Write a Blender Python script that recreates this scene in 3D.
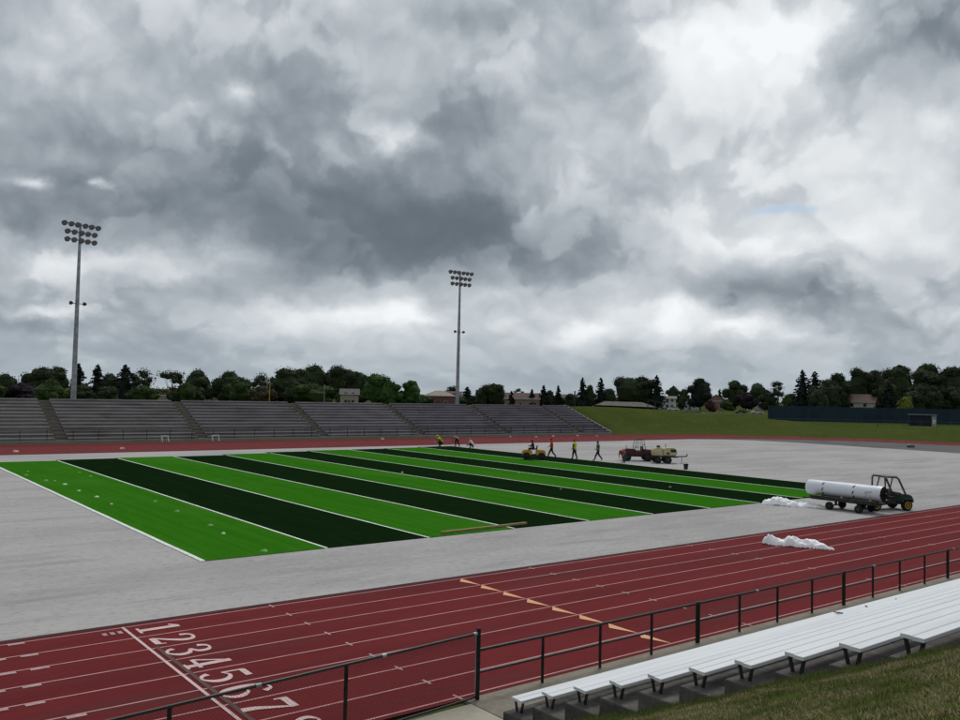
import bpy, bmesh, math, random
import numpy as np
from mathutils import Vector, Matrix, noise as mnoise

for o in list(bpy.data.objects):
    bpy.data.objects.remove(o)
scene = bpy.context.scene
COL = scene.collection
R = math.radians

# ------------------------------------------------------------------ camera
cd = bpy.data.cameras.new('camera')
cd.sensor_width = 36.0
cd.lens = 31.986
cd.clip_start = 0.1
cd.clip_end = 6000
cam = bpy.data.objects.new('camera', cd)
COL.objects.link(cam)
_yaw, _pitch, _roll = 0.665764, 0.040553, 0.022089
_f = Vector((math.cos(_pitch)*math.sin(_yaw), math.cos(_pitch)*math.cos(_yaw), math.sin(_pitch)))
_r = Vector((math.cos(_yaw), -math.sin(_yaw), 0))
_u = _r.cross(_f)
_c, _s = math.cos(_roll), math.sin(_roll)
_r2, _u2 = _r*_c + _u*_s, _u*_c - _r*_s
M = Matrix((( _r2.x, _u2.x, -_f.x, -10.7684),
            ( _r2.y, _u2.y, -_f.y, -28.4886),
            ( _r2.z, _u2.z, -_f.z, 5.8294),
            (0, 0, 0, 1)))
cam.matrix_world = M
scene.camera = cam
scene.render.resolution_x = 1024
scene.render.resolution_y = 768

# ------------------------------------------------------------------ exposure
vs = scene.view_settings
vs.view_transform = 'Standard'
vs.look = 'None'
vs.exposure = 0.0
vs.gamma = 1.0
vs.use_curve_mapping = False

# ------------------------------------------------------------------ sun behind the clouds
SUN_AZ, SUN_EL = R(58), R(58)
sd = bpy.data.lights.new('sun', 'SUN')
sd.energy = 1.5
sd.angle = R(22)
sd.color = (1.0, 0.97, 0.92)
sun = bpy.data.objects.new('sun', sd)
COL.objects.link(sun)
sdir = Vector((math.cos(SUN_EL)*math.sin(SUN_AZ), math.cos(SUN_EL)*math.cos(SUN_AZ), math.sin(SUN_EL)))
sun.rotation_euler = sdir.to_track_quat('Z', 'Y').to_euler()
sun.location = (40, 60, 80)

# ------------------------------------------------------------------ sky: broken grey cloud over a blue sky
world = bpy.data.worlds.new('World')
scene.world = world
world.use_nodes = True
world.cycles.sampling_method = 'MANUAL'
world.cycles.sample_map_resolution = 512
wn, wl = world.node_tree.nodes, world.node_tree.links
for n in list(wn):
    wn.remove(n)


def WN(t, **kw):
    n = wn.new(t)
    for k, v in kw.items():
        setattr(n, k, v)
    return n


def wset(sock, v):
    if hasattr(v, 'is_output'):
        wl.new(v, sock)
    else:
        sock.default_value = v


def wmath(op, a, b=0.0, c=0.0, clamp=False):
    n = WN('ShaderNodeMath', operation=op, use_clamp=clamp)
    wset(n.inputs[0], a)
    wset(n.inputs[1], b)
    if len(n.inputs) > 2:
        wset(n.inputs[2], c)
    return n.outputs[0]


def wvec(op, a, b=(0, 0, 0)):
    n = WN('ShaderNodeVectorMath', operation=op)
    wset(n.inputs[0], a)
    if op == 'SCALE':
        wset(n.inputs['Scale'], b)
    else:
        wset(n.inputs[1], b)
    return n.outputs['Value'] if op in ('LENGTH', 'DOT_PRODUCT') else n.outputs[0]


def wnoise(vec, scale, detail, rough=0.55, dist=0.0, col=False):
    n = WN('ShaderNodeTexNoise')
    n.noise_dimensions = '2D'
    wset(n.inputs['Vector'], vec)
    n.inputs['Scale'].default_value = scale
    n.inputs['Detail'].default_value = detail
    n.inputs['Roughness'].default_value = rough
    n.inputs['Distortion'].default_value = dist
    return n.outputs['Color'] if col else n.outputs[0]


def wmap(v, a, b, c=0.0, d=1.0, smooth=True):
    n = WN('ShaderNodeMapRange')
    n.interpolation_type = 'SMOOTHSTEP' if smooth else 'LINEAR'
    wset(n.inputs['Value'], v)
    n.inputs['From Min'].default_value = a
    n.inputs['From Max'].default_value = b
    n.inputs['To Min'].default_value = c
    n.inputs['To Max'].default_value = d
    return n.outputs[0]


def wmix(f, a, b):
    n = WN('ShaderNodeMix', data_type='RGBA')
    wset(n.inputs[0], f)
    wset(n.inputs[6], a)
    wset(n.inputs[7], b)
    return n.outputs[2]


wtc = WN('ShaderNodeTexCoord')
wdir = wvec('NORMALIZE', wtc.outputs['Generated'])
wsep = WN('ShaderNodeSeparateXYZ')
wl.new(wdir, wsep.inputs[0])
az = wmath('ARCTAN2', wsep.outputs[0], wsep.outputs[1])
el = wmath('ARCSINE', wsep.outputs[2])
wcomb = WN('ShaderNodeCombineXYZ')
wl.new(az, wcomb.inputs[0])
wl.new(el, wcomb.inputs[1])
uv = wcomb.outputs[0]
# clouds drift flatter towards the horizon: stretch the elevation there
el_s = wmath('MULTIPLY', wmath('POWER', wmath('ADD', wmath('MAXIMUM', el, -0.05), 0.06), 0.62), 1.15)
wcomb2 = WN('ShaderNodeCombineXYZ')
wl.new(az, wcomb2.inputs[0])
wl.new(el_s, wcomb2.inputs[1])
wcomb2.inputs[2].default_value = 3.7
cp = wcomb2.outputs[0]
warp1 = wvec('SUBTRACT', wnoise(cp, 5.0, 3, 0.5, col=True), (0.5, 0.5, 0.5))
warp2 = wvec('SUBTRACT', wnoise(cp, 17.0, 5, 0.6, col=True), (0.5, 0.5, 0.5))
warp = wvec('ADD', wvec('MULTIPLY', warp1, (0.12, 0.07, 0.0)), wvec('MULTIPLY', warp2, (0.055, 0.032, 0.0)))
uvw = wvec('ADD', uv, warp)
cpw = wvec('ADD', cp, wvec('MULTIPLY', warp1, (0.10, 0.10, 0.0)))
# masses of cloud (azimuth, elevation, half widths, lighter + / darker -)
MASSES = [
    (0.374, 0.216, 0.129, 0.053, -0.26), (0.568, 0.183, 0.135, 0.033, -0.36), (0.662, 0.200, 0.070, 0.045, -0.20),
    (0.260, 0.200, 0.141, 0.059, -0.12), (0.203, 0.157, 0.070, 0.018, -0.15), (0.483, 0.328, 0.106, 0.059, -0.10),
    (0.633, 0.424, 0.059, 0.021, -0.26), (0.648, 0.309, 0.059, 0.035, -0.18), (1.142, 0.359, 0.070, 0.047, -0.28),
    (0.993, 0.118, 0.070, 0.026, -0.28), (0.803, 0.193, 0.047, 0.029, -0.12), (0.274, 0.105, 0.106, 0.021, -0.15),
    (0.179, 0.065, 0.047, 0.011, -0.12), (0.980, 0.388, 0.070, 0.041, 0.36), (0.869, 0.386, 0.035, 0.029, 0.20),
    (0.376, 0.326, 0.021, 0.014, 0.30), (0.560, 0.284, 0.021, 0.016, 0.30), (0.196, 0.332, 0.094, 0.070, 0.10),
    (0.904, 0.301, 0.106, 0.070, 0.10), (1.074, 0.288, 0.094, 0.059, 0.11), (1.024, 0.193, 0.117, 0.041, 0.14),
    (1.045, 0.181, 0.082, 0.014, 0.15), (0.204, 0.133, 0.082, 0.021, 0.28), (0.313, 0.138, 0.047, 0.014, 0.20),
    (0.187, 0.083, 0.047, 0.007, 0.25), (0.157, 0.210, 0.014, 0.007, 0.35), (0.228, 0.211, 0.008, 0.005, 0.35),
    (0.896, 0.090, 0.028, 0.021, 0.35), (0.805, 0.084, 0.026, 0.014, 0.35), (0.571, 0.085, 0.053, 0.014, 0.35),
    (0.456, 0.081, 0.041, 0.018, 0.20), (0.962, 0.068, 0.023, 0.009, 0.30), (0.708, 0.272, 0.070, 0.070, 0.12),
]
acc = 0.0
for (a, e, sa, se, amp) in MASSES:
    dvec = wvec('MULTIPLY', wvec('SUBTRACT', uvw, (a, e, 0)), (1/(1.15*sa), 1/(1.15*se), 0))
    d2 = wvec('DOT_PRODUCT', dvec, dvec)
    g = wmath('POWER', math.e, wmath('MULTIPLY', d2, -0.8))
    acc = wmath('MULTIPLY_ADD', g, amp, acc)
# billows


def wbillow(vec, scale, detail):
    n = WN('ShaderNodeTexVoronoi')
    n.voronoi_dimensions = '2D'
    n.feature = 'SMOOTH_F1'
    n.normalize = True
    wset(n.inputs['Vector'], vec)
    n.inputs['Scale'].default_value = scale
    n.inputs['Detail'].default_value = detail
    n.inputs['Roughness'].default_value = 0.52
    n.inputs['Smoothness'].default_value = 0.35
    return wmath('SUBTRACT', 0.5, n.outputs['Distance'])


n_big = wnoise(cpw, 4.2, 5, 0.45, 0.0)
cpb = wvec('ADD', cp, wvec('MULTIPLY', wvec('ADD', warp1, wvec('SCALE', warp2, 0.55)), (0.07, 0.07, 0.0)))
bil = wbillow(cpb, 7.5, 3.5)
bil2 = wbillow(wvec('ADD', cpb, (0.004, 0.018, 0.0)), 7.5, 2.0)
relief = wmath('SUBTRACT', bil, bil2)
n_mid = wnoise(cpb, 11.0, 5, 0.5, 0.0)
# bright rims where one heap of cloud stands in front of the next
fld = wmath('MULTIPLY_ADD', wmath('SUBTRACT', bil, 0.20), 0.85, wmath('SUBTRACT', n_big, 0.50))
fld = wmath('MULTIPLY_ADD', wmath('SUBTRACT', n_mid, 0.5), 0.35, fld)
rim = wmath('MULTIPLY', wmap(fld, -0.045, 0.055), wmath('POWER', math.e, wmath('MULTIPLY', wmath('MAXIMUM', fld, 0.0), -8.0)))
val = wmath('ADD', 0.560, acc)
val = wmath('MULTIPLY_ADD', wmath('SUBTRACT', n_big, 0.5), 0.38, val)
val = wmath('MULTIPLY_ADD', wmath('SUBTRACT', bil, 0.22), 0.34, val)
val = wmath('MULTIPLY_ADD', wmath('SUBTRACT', n_mid, 0.5), 0.16, val)
val = wmath('MULTIPLY_ADD', relief, 0.60, val)
val = wmath('MULTIPLY_ADD', rim, 0.10, val)
ramp = WN('ShaderNodeValToRGB')
wl.new(val, ramp.inputs[0])
cr = ramp.color_ramp
cr.interpolation = 'B_SPLINE'
stops = [(0.00, (0.118, 0.147, 0.174)), (0.22, (0.168, 0.201, 0.238)), (0.40, (0.297, 0.338, 0.378)),
         (0.58, (0.462, 0.506, 0.548)), (0.76, (0.675, 0.712, 0.742)), (0.95, (0.920, 0.942, 0.962))]
cr.elements[0].position, cr.elements[0].color = stops[0][0], (*stops[0][1], 1)
cr.elements[1].position, cr.elements[1].color = stops[-1][0], (*stops[-1][1], 1)
for ps, c in stops[1:-1]:
    en = cr.elements.new(ps)
    en.color = (*c, 1)
cloud = ramp.outputs[0]
# thin pale air low over the horizon
hz = wmap(el, 0.0, 0.10, 0.55, 0.0)
cloud = wmix(hz, cloud, (0.350, 0.420, 0.470, 1))
# blue sky where the cloud opens
sky = WN('ShaderNodeTexSky')
sky.sky_type = 'NISHITA'
sky.sun_disc = False
sky.sun_elevation = SUN_EL
sky.sun_rotation = SUN_AZ
gv = wvec('MULTIPLY', wvec('SUBTRACT', wvec('ADD', uv, wvec('SCALE', warp, 0.35)), (1.008, 0.210, 0)), (1/0.052, 1/0.0075, 0))
gap1 = wmath('POWER', math.e, wmath('MULTIPLY', wvec('DOT_PRODUCT', gv, gv), -1.0))
gap = wmap(wmath('ADD', gap1, wmath('MULTIPLY', wmath('SUBTRACT', n_big, 0.5), 0.7)), 0.38, 0.95, 0.0, 0.7)
bg_sky = WN('ShaderNodeBackground')
wl.new(sky.outputs[0], bg_sky.inputs[0])
bg_sky.inputs[1].default_value = 0.10
bg_cl = WN('ShaderNodeBackground')
wl.new(cloud, bg_cl.inputs[0])
bg_cl.inputs[1].default_value = 1.0
mixw = WN('ShaderNodeMixShader')
wl.new(gap, mixw.inputs[0])
wl.new(bg_cl.outputs[0], mixw.inputs[1])
wl.new(bg_sky.outputs[0], mixw.inputs[2])
wout = WN('ShaderNodeOutputWorld')
wl.new(mixw.outputs[0], wout.inputs[0])

# ------------------------------------------------------------------ helpers
def put(name, data, parent=None, label=None, cat=None, group=None, kind=None, loc=None, rotz=None):
    o = bpy.data.objects.new(name, data)
    COL.objects.link(o)
    if parent is not None:
        o.parent = parent
    if loc is not None:
        o.location = loc
    if rotz is not None:
        o.rotation_euler = (0, 0, rotz)
    if label:
        o['label'] = label
    if cat:
        o['category'] = cat
    if group:
        o['group'] = group
    if kind:
        o['kind'] = kind
    return o


def copy_tree(o, parent=None):
    c = o.copy()
    COL.objects.link(c)
    c.parent = parent
    for ch in o.children:
        copy_tree(ch, c)
    return c


class MB:
    def __init__(self):
        self.v, self.f, self.m = [], [], []

    def add(self, vs_, fs, mi=0):
        b = len(self.v)
        self.v += [tuple(p) for p in vs_]
        for f in fs:
            self.f.append(tuple(i+b for i in f))
            self.m.append(mi)
        return self

    def box(self, x0, x1, y0, y1, z0, z1, mi=0):
        return self.add([(x0, y0, z0), (x1, y0, z0), (x1, y1, z0), (x0, y1, z0), (x0, y0, z1), (x1, y0, z1), (x1, y1, z1), (x0, y1, z1)],
                        [(3, 2, 1, 0), (4, 5, 6, 7), (0, 1, 5, 4), (1, 2, 6, 5), (2, 3, 7, 6), (3, 0, 4, 7)], mi)

    def bar(self, p, q, w, h, mi=0, up=(0, 0, 1)):
        p, q = Vector(p), Vector(q)
        d = (q-p).normalized()
        s = d.cross(Vector(up))
        if s.length < 1e-4:
            s = d.cross(Vector((1, 0, 0)))
        s.normalize()
        t = s.cross(d).normalized()
        vs_ = []
        for c in (p, q):
            for a, b in ((-1, -1), (1, -1), (1, 1), (-1, 1)):
                vs_.append(c + s*(a*w/2) + t*(b*h/2))
        return self.add(vs_, [(0, 1, 2, 3), (7, 6, 5, 4), (0, 4, 5, 1), (1, 5, 6, 2), (2, 6, 7, 3), (3, 7, 4, 0)], mi)

    def tube(self, pts, radii, n=8, mi=0, cap=True):
        pts = [Vector(p) for p in pts]
        if not hasattr(radii, '__len__'):
            radii = [radii]*len(pts)
        ref = Vector((0, 0, 1))
        d0 = (pts[-1]-pts[0]).normalized()
        if abs(d0.z) > 0.9:
            ref = Vector((1, 0, 0))
        vs_, fs = [], []
        for i, p in enumerate(pts):
            if i == 0:
                d = pts[1]-p
            elif i == len(pts)-1:
                d = p-pts[-2]
            else:
                d = (pts[i+1]-p).normalized() + (p-pts[i-1]).normalized()
            d.normalize()
            s = d.cross(ref).normalized()
            t = s.cross(d).normalized()
            for k in range(n):
                a = 2*math.pi*k/n
                vs_.append(p + s*(math.cos(a)*radii[i]) + t*(math.sin(a)*radii[i]))
        for i in range(len(pts)-1):
            for k in range(n):
                k2 = (k+1) % n
                fs.append((i*n+k, i*n+k2, (i+1)*n+k2, (i+1)*n+k))
        if cap:
            fs.append(tuple(reversed(range(n))))
            fs.append(tuple((len(pts)-1)*n+k for k in range(n)))
        return self.add(vs_, fs, mi)

    def lathe(self, prof, c, axis, n=14, mi=0):
        """prof: (radius, offset along axis)"""
        ax = Vector(axis).normalized()
        s = ax.cross(Vector((0, 0, 1)))
        if s.length < 1e-3:
            s = Vector((1, 0, 0))
        s.normalize()
        t = ax.cross(s)
        c = Vector(c)
        vs_, fs = [], []
        for r, o in prof:
            for k in range(n):
                a = 2*math.pi*k/n
                vs_.append(c + ax*o + s*(math.cos(a)*r) + t*(math.sin(a)*r))
        for i in range(len(prof)-1):
            for k in range(n):
                k2 = (k+1) % n
                fs.append((i*n+k, i*n+k2, (i+1)*n+k2, (i+1)*n+k))
        fs.append(tuple(reversed(range(n))))
        fs.append(tuple((len(prof)-1)*n+k for k in range(n)))
        return self.add(vs_, fs, mi)

    def prism(self, poly, axis, a, b, mi=0):
        """poly in the plane of the two other axes, extruded along axis ('x' or 'y' or 'z') from a to b"""
        def mk(p, t):
            return {'x': (t, p[0], p[1]), 'y': (p[0], t, p[1]), 'z': (p[0], p[1], t)}[axis]
        n = len(poly)
        vs_ = [mk(p, a) for p in poly] + [mk(p, b) for p in poly]
        fs = [tuple(range(n)), tuple(reversed(range(n, 2*n)))]
        fs += [(i, i+n, (i+1) % n+n, (i+1) % n) for i in range(n)]
        return self.add(vs_, fs, mi)

    def mesh(self, name, mats, smooth=False, bevel=0.0):
        me = bpy.data.meshes.new(name)
        me.from_pydata(self.v, [], self.f)
        if not isinstance(mats, (list, tuple)):
            mats = [mats]
        for m_ in mats:
            me.materials.append(m_)
        if len(mats) > 1:
            me.polygons.foreach_set('material_index', self.m)
        bm = bmesh.new()
        bm.from_mesh(me)
        bmesh.ops.recalc_face_normals(bm, faces=bm.faces)
        if bevel > 0:
            es = [e for e in bm.edges if len(e.link_faces) == 2 and e.calc_face_angle(0) > 0.5]
            bmesh.ops.bevel(bm, geom=es, offset=bevel, segments=2, affect='EDGES', clamp_overlap=True)
        bm.to_mesh(me)
        bm.free()
        if smooth:
            me.shade_smooth()
            me.set_sharp_from_angle(angle=R(40))
        me.update()
        return me

    def build(self, name, mats, parent=None, smooth=False, bevel=0.0, **kw):
        return put(name, self.mesh(name, mats, smooth, bevel), parent, **kw)


# ------------------------------------------------------------------ materials
MATS = {}


def mat(name, col, rough=0.8, var=0.18, scale=3.0, detail=6, bump=0.0, bscale=40.0, metal=0.0, spec=0.3, stretch=(1, 1, 1), col2=None, lo=0.42, hi=0.62, coat=0.0):
    """principled material with two noise octaves of colour variation, object coordinates"""
    if name in MATS:
        return MATS[name]
    m = bpy.data.materials.new(name)
    m.use_nodes = True
    nt = m.node_tree
    N, L = nt.nodes, nt.links
    bs = N['Principled BSDF']
    bs.inputs['Roughness'].default_value = rough
    bs.inputs['Metallic'].default_value = metal
    bs.inputs['Specular IOR Level'].default_value = spec
    if coat:
        bs.inputs['Coat Weight'].default_value = coat
    tc = N.new('ShaderNodeTexCoord')
    mp = N.new('ShaderNodeMapping')
    mp.inputs['Scale'].default_value = stretch
    L.new(tc.outputs['Object'], mp.inputs['Vector'])
    n1 = N.new('ShaderNodeTexNoise')
    n1.inputs['Scale'].default_value = scale
    n1.inputs['Detail'].default_value = detail
    n1.inputs['Roughness'].default_value = 0.6
    L.new(mp.outputs[0], n1.inputs['Vector'])
    mr = N.new('ShaderNodeMapRange')
    mr.inputs['From Min'].default_value = lo
    mr.inputs['From Max'].default_value = hi
    L.new(n1.outputs[0], mr.inputs['Value'])
    mx = N.new('ShaderNodeMix')
    mx.data_type = 'RGBA'
    c2 = col2 if col2 else tuple(c*(1-2*var) for c in col)
    mx.inputs[6].default_value = (*c2, 1)
    mx.inputs[7].default_value = (*[min(1, c*(1+0.5*var)) for c in col], 1)
    L.new(mr.outputs[0], mx.inputs[0])
    L.new(mx.outputs[2], bs.inputs['Base Color'])
    if bump > 0:
        n2 = N.new('ShaderNodeTexNoise')
        n2.inputs['Scale'].default_value = bscale
        n2.inputs['Detail'].default_value = 4
        L.new(mp.outputs[0], n2.inputs['Vector'])
        bp = N.new('ShaderNodeBump')
        bp.inputs['Strength'].default_value = bump
        bp.inputs['Distance'].default_value = 0.02
        L.new(n2.outputs[0], bp.inputs['Height'])
        L.new(bp.outputs[0], bs.inputs['Normal'])
    MATS[name] = m
    return m


def layered(name, base, layers, rough=0.9, spec=0.2, bump=0.3, bscale=30.0, bdist=0.02):
    """base colour with several noise layers: (colour, scale, stretch, lo, hi, strength)"""
    m = bpy.data.materials.new(name)
    m.use_nodes = True
    N, L = m.node_tree.nodes, m.node_tree.links
    bs = N['Principled BSDF']
    bs.inputs['Roughness'].default_value = rough
    bs.inputs['Specular IOR Level'].default_value = spec
    tc = N.new('ShaderNodeTexCoord')
    cur = None
    for i, (col, scale, stretch, lo, hi, strength) in enumerate(layers):
        mp = N.new('ShaderNodeMapping')
        mp.inputs['Scale'].default_value = stretch
        mp.inputs['Location'].default_value = (7.3*i, 3.1*i, 0)
        L.new(tc.outputs['Object'], mp.inputs['Vector'])
        n1 = N.new('ShaderNodeTexNoise')
        n1.inputs['Scale'].default_value = scale
        n1.inputs['Detail'].default_value = 7
        n1.inputs['Roughness'].default_value = 0.62
        L.new(mp.outputs[0], n1.inputs['Vector'])
        mr = N.new('ShaderNodeMapRange')
        mr.inputs['From Min'].default_value = lo
        mr.inputs['From Max'].default_value = hi
        mr.inputs['To Max'].default_value = strength
        L.new(n1.outputs[0], mr.inputs['Value'])
        mx = N.new('ShaderNodeMix')
        mx.data_type = 'RGBA'
        L.new(mr.outputs[0], mx.inputs[0])
        if cur is None:
            mx.inputs[6].default_value = (*base, 1)
        else:
            L.new(cur, mx.inputs[6])
        mx.inputs[7].default_value = (*col, 1)
        cur = mx.outputs[2]
    L.new(cur, bs.inputs['Base Color'])
    n2 = N.new('ShaderNodeTexNoise')
    n2.inputs['Scale'].default_value = bscale
    n2.inputs['Detail'].default_value = 5
    L.new(tc.outputs['Object'], n2.inputs['Vector'])
    bp = N.new('ShaderNodeBump')
    bp.inputs['Strength'].default_value = bump
    bp.inputs['Distance'].default_value = bdist
    L.new(n2.outputs[0], bp.inputs['Height'])
    L.new(bp.outputs[0], bs.inputs['Normal'])
    MATS[name] = m
    return m


M_gravel = layered('crushed_stone', (0.395, 0.380, 0.372), [
    ((0.315, 0.302, 0.298), 0.12, (0.5, 1.6, 1), 0.44, 0.60, 0.85),
    ((0.205, 0.197, 0.197), 0.55, (0.18, 1.3, 1), 0.54, 0.72, 0.75),
    ((0.455, 0.425, 0.412), 1.5, (0.35, 1.0, 1), 0.52, 0.70, 0.55),
    ((0.22, 0.21, 0.205), 6.0, (0.6, 1, 1), 0.50, 0.72, 0.65),
    ((0.48, 0.465, 0.455), 26.0, (1, 1, 1), 0.52, 0.70, 0.6)], rough=1, spec=0.02, bump=0.5, bscale=22)
M_track = layered('red_rubber', (0.150, 0.0205, 0.0225), [
    ((0.112, 0.017, 0.0190), 0.25, (0.35, 2.2, 1), 0.45, 0.62, 0.85),
    ((0.095, 0.034, 0.034), 0.7, (0.2, 1.5, 1), 0.53, 0.72, 0.65),
    ((0.165, 0.028, 0.030), 3.0, (0.5, 2.0, 1), 0.52, 0.70, 0.45),
    ((0.090, 0.018, 0.020), 28.0, (1, 1, 1), 0.50, 0.70, 0.45)], rough=0.95, spec=0.06, bump=0.4, bscale=60)
M_track_edge = layered('dark_rubber_edge', (0.062, 0.016, 0.018), [((0.03, 0.012, 0.012), 4.0, (0.3, 1, 1), 0.45, 0.65, 0.7)])
M_asphalt = layered('old_asphalt', (0.130, 0.125, 0.122), [
    ((0.085, 0.082, 0.082), 0.3, (1, 1, 1), 0.45, 0.65, 0.7), ((0.17, 0.16, 0.155), 6.0, (1, 1, 1), 0.52, 0.7, 0.5)], spec=0.05, rough=1)
M_paint = layered('worn_white_paint', (0.60, 0.43, 0.42), [
    ((0.40, 0.24, 0.235), 5.0, (0.6, 1, 1), 0.48, 0.68, 0.7), ((0.68, 0.56, 0.55), 18.0, (1, 1, 1), 0.5, 0.7, 0.6)], rough=0.7)
M_line = layered('lane_line_paint', (0.47, 0.235, 0.230), [((0.30, 0.14, 0.14), 5.0, (0.6, 1, 1), 0.48, 0.68, 0.7), ((0.54, 0.34, 0.335), 18.0, (1, 1, 1), 0.5, 0.7, 0.6)], rough=0.8, spec=0.1)
M_paint_dull = layered('dull_white_paint', (0.42, 0.30, 0.29), [((0.25, 0.14, 0.14), 8.0, (1, 1, 1), 0.45, 0.65, 0.7)], rough=0.7)
M_black_mark = layered('dark_paint', (0.085, 0.050, 0.042), [((0.13, 0.06, 0.055), 4.0, (1, 1, 1), 0.45, 0.65, 0.6)], rough=0.7)
M_orange = layered('orange_marking', (0.66, 0.35, 0.18), [((0.56, 0.26, 0.13), 6.0, (1, 1, 1), 0.48, 0.68, 0.6)], rough=0.7)
M_turf_light = layered('light_green_turf', (0.032, 0.150, 0.008), [
    ((0.023, 0.118, 0.007), 0.5, (6, 0.05, 1), 0.44, 0.6, 0.8), ((0.050, 0.170, 0.018), 0.16, (1, 0.6, 1), 0.48, 0.66, 0.6), ((0.045, 0.175, 0.012), 2.2, (1, 0.2, 1), 0.52, 0.7, 0.5),
    ((0.020, 0.105, 0.006), 40.0, (1, 1, 1), 0.48, 0.68, 0.6)], rough=1, spec=0, bump=0.5, bscale=80)
M_turf_dark = layered('dark_green_turf', (0.0060, 0.0185, 0.0050), [
    ((0.0048, 0.014, 0.0042), 0.5, (6, 0.05, 1), 0.44, 0.6, 0.8), ((0.011, 0.028, 0.009), 1.6, (1, 0.2, 1), 0.52, 0.7, 0.5),
    ((0.004, 0.012, 0.004), 40.0, (1, 1, 1), 0.48, 0.68, 0.6)], rough=1, spec=0, bump=0.5, bscale=80)
M_turf_white = mat('white_turf', (0.74, 0.78, 0.72), 0.85, var=0.10, scale=6)
M_grassland = layered('mown_grass', (0.060, 0.078, 0.020), [
    ((0.044, 0.064, 0.014), 0.06, (1, 1, 1), 0.42, 0.6, 0.8), ((0.090, 0.090, 0.032), 0.5, (1, 1, 1), 0.5, 0.7, 0.6),
    ((0.040, 0.055, 0.014), 2.5, (1, 1, 1), 0.48, 0.66, 0.6), ((0.11, 0.095, 0.045), 7.0, (1, 1, 1), 0.56, 0.74, 0.6)],
    rough=1, spec=0, bump=0.6, bscale=9, bdist=0.08)
M_concrete = layered('weathered_concrete', (0.235, 0.205, 0.165), [
    ((0.155, 0.135, 0.108), 1.1, (1, 1, 1), 0.45, 0.65, 0.7), ((0.29, 0.26, 0.215), 7.0, (1, 1, 1), 0.5, 0.7, 0.5),
    ((0.14, 0.13, 0.11), 30.0, (1, 1, 1), 0.55, 0.72, 0.5)], rough=0.92, spec=0.15, bump=0.3, bscale=25)
M_concrete_pale = layered('pale_concrete', (0.385, 0.350, 0.285), [
    ((0.31, 0.28, 0.225), 0.9, (1, 1, 1), 0.45, 0.65, 0.6), ((0.44, 0.41, 0.34), 8.0, (1, 1, 1), 0.5, 0.7, 0.5)], rough=0.9, spec=0.15)
M_concrete_dark = layered('dark_concrete', (0.100, 0.092, 0.083), [  # step concrete, base colour lowered toward the shade on the step ends
    ((0.040, 0.036, 0.033), 1.6, (1, 1, 1), 0.42, 0.62, 0.8), ((0.17, 0.16, 0.145), 6.0, (1, 1, 1), 0.5, 0.7, 0.5)], rough=0.9)
M_alu = layered('bench_aluminium', (0.70, 0.715, 0.73), [
    ((0.58, 0.60, 0.62), 0.8, (0.3, 3, 1), 0.45, 0.65, 0.6), ((0.74, 0.755, 0.765), 5.0, (0.2, 4, 1), 0.5, 0.7, 0.5)], rough=0.42, spec=0.4, bump=0.05)
M_black = mat('black_enamel', (0.012, 0.014, 0.015), 0.45, var=0.3, scale=9, spec=0.4)
M_black_green = mat('dark_green_vinyl', (0.008, 0.014, 0.012), 0.5, var=0.3, scale=9, spec=0.4)
M_steel = mat('galvanised_steel', (0.30, 0.32, 0.345), 0.5, var=0.15, scale=1.5, metal=0.35, spec=0.4)
M_lampmetal = mat('lamp_housing', (0.10, 0.11, 0.12), 0.5, var=0.2, scale=5, metal=0.3)
M_lampglass = mat('lamp_glass', (0.20, 0.21, 0.23), 0.2, var=0.1, scale=5, spec=0.6)
M_rubber = mat('tyre_rubber', (0.016, 0.016, 0.017), 0.85, var=0.3, scale=12)
M_plastic = mat('white_plastic_sheet', (0.86, 0.87, 0.88), 0.4, var=0.03, scale=4, spec=0.4)
_pb = M_plastic.node_tree.nodes['Principled BSDF']
_pb.inputs['Subsurface Weight'].default_value = 0.35
_pb.inputs['Subsurface Radius'].default_value = (0.25, 0.25, 0.25)
_pb.inputs['Subsurface Scale'].default_value = 0.5
M_wood = mat('raw_timber', (0.36, 0.27, 0.13), 0.8, var=0.2, scale=3, stretch=(1, 12, 12))
M_skin = mat('skin', (0.30, 0.17, 0.12), 0.6, var=0.08)


def plain(name, col, rough=0.6, **kw):
    return mat(name, col, rough, **kw)

# ================================================================== STRUCTURE
CAMX, CAMY = -10.77, -28.49
XL, XR = -19.0, 91.0                      # ends of the straights


def sstep(a, b, t):
    t = min(1.0, max(0.0, (t-a)/(b-a)))
    return t*t*(3-2*t)


def oval(yn, yf, seg=48):
    """closed outline of the running oval, near straight at yn, far straight at yf"""
    yc, r = (yn+yf)/2, (yf-yn)/2
    pts = []
    for i in range(seg+1):
        a = -math.pi/2 + math.pi*i/seg
        pts.append((XR+r*math.cos(a), yc+r*math.sin(a)))
    for i in range(seg+1):
        a = math.pi/2 + math.pi*i/seg
        pts.append((XL+r*math.cos(a), yc+r*math.sin(a)))
    return pts


def ring(a, b, z, name, m, parent=None, **kw):
    n = len(a)
    me = bpy.data.meshes.new(name)
    me.from_pydata([(x, y, z) for x, y in a]+[(x, y, z) for x, y in b], [],
                   [(i, i+n, (i+1) % n+n, (i+1) % n) for i in range(n)])
    me.materials.append(m)
    bm = bmesh.new()
    bm.from_mesh(me)
    for f in bm.faces:
        if f.normal.z < 0:
            f.normal_flip()
    bm.to_mesh(me)
    bm.free()
    return put(name, me, parent, **kw)


def grass_bank(x, y):
    """near bank beside the seats"""
    return min(4.2, max(-0.03, 0.458*(-17.15-y)-0.09*sstep(18.5, 20.5, -y)))


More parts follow.
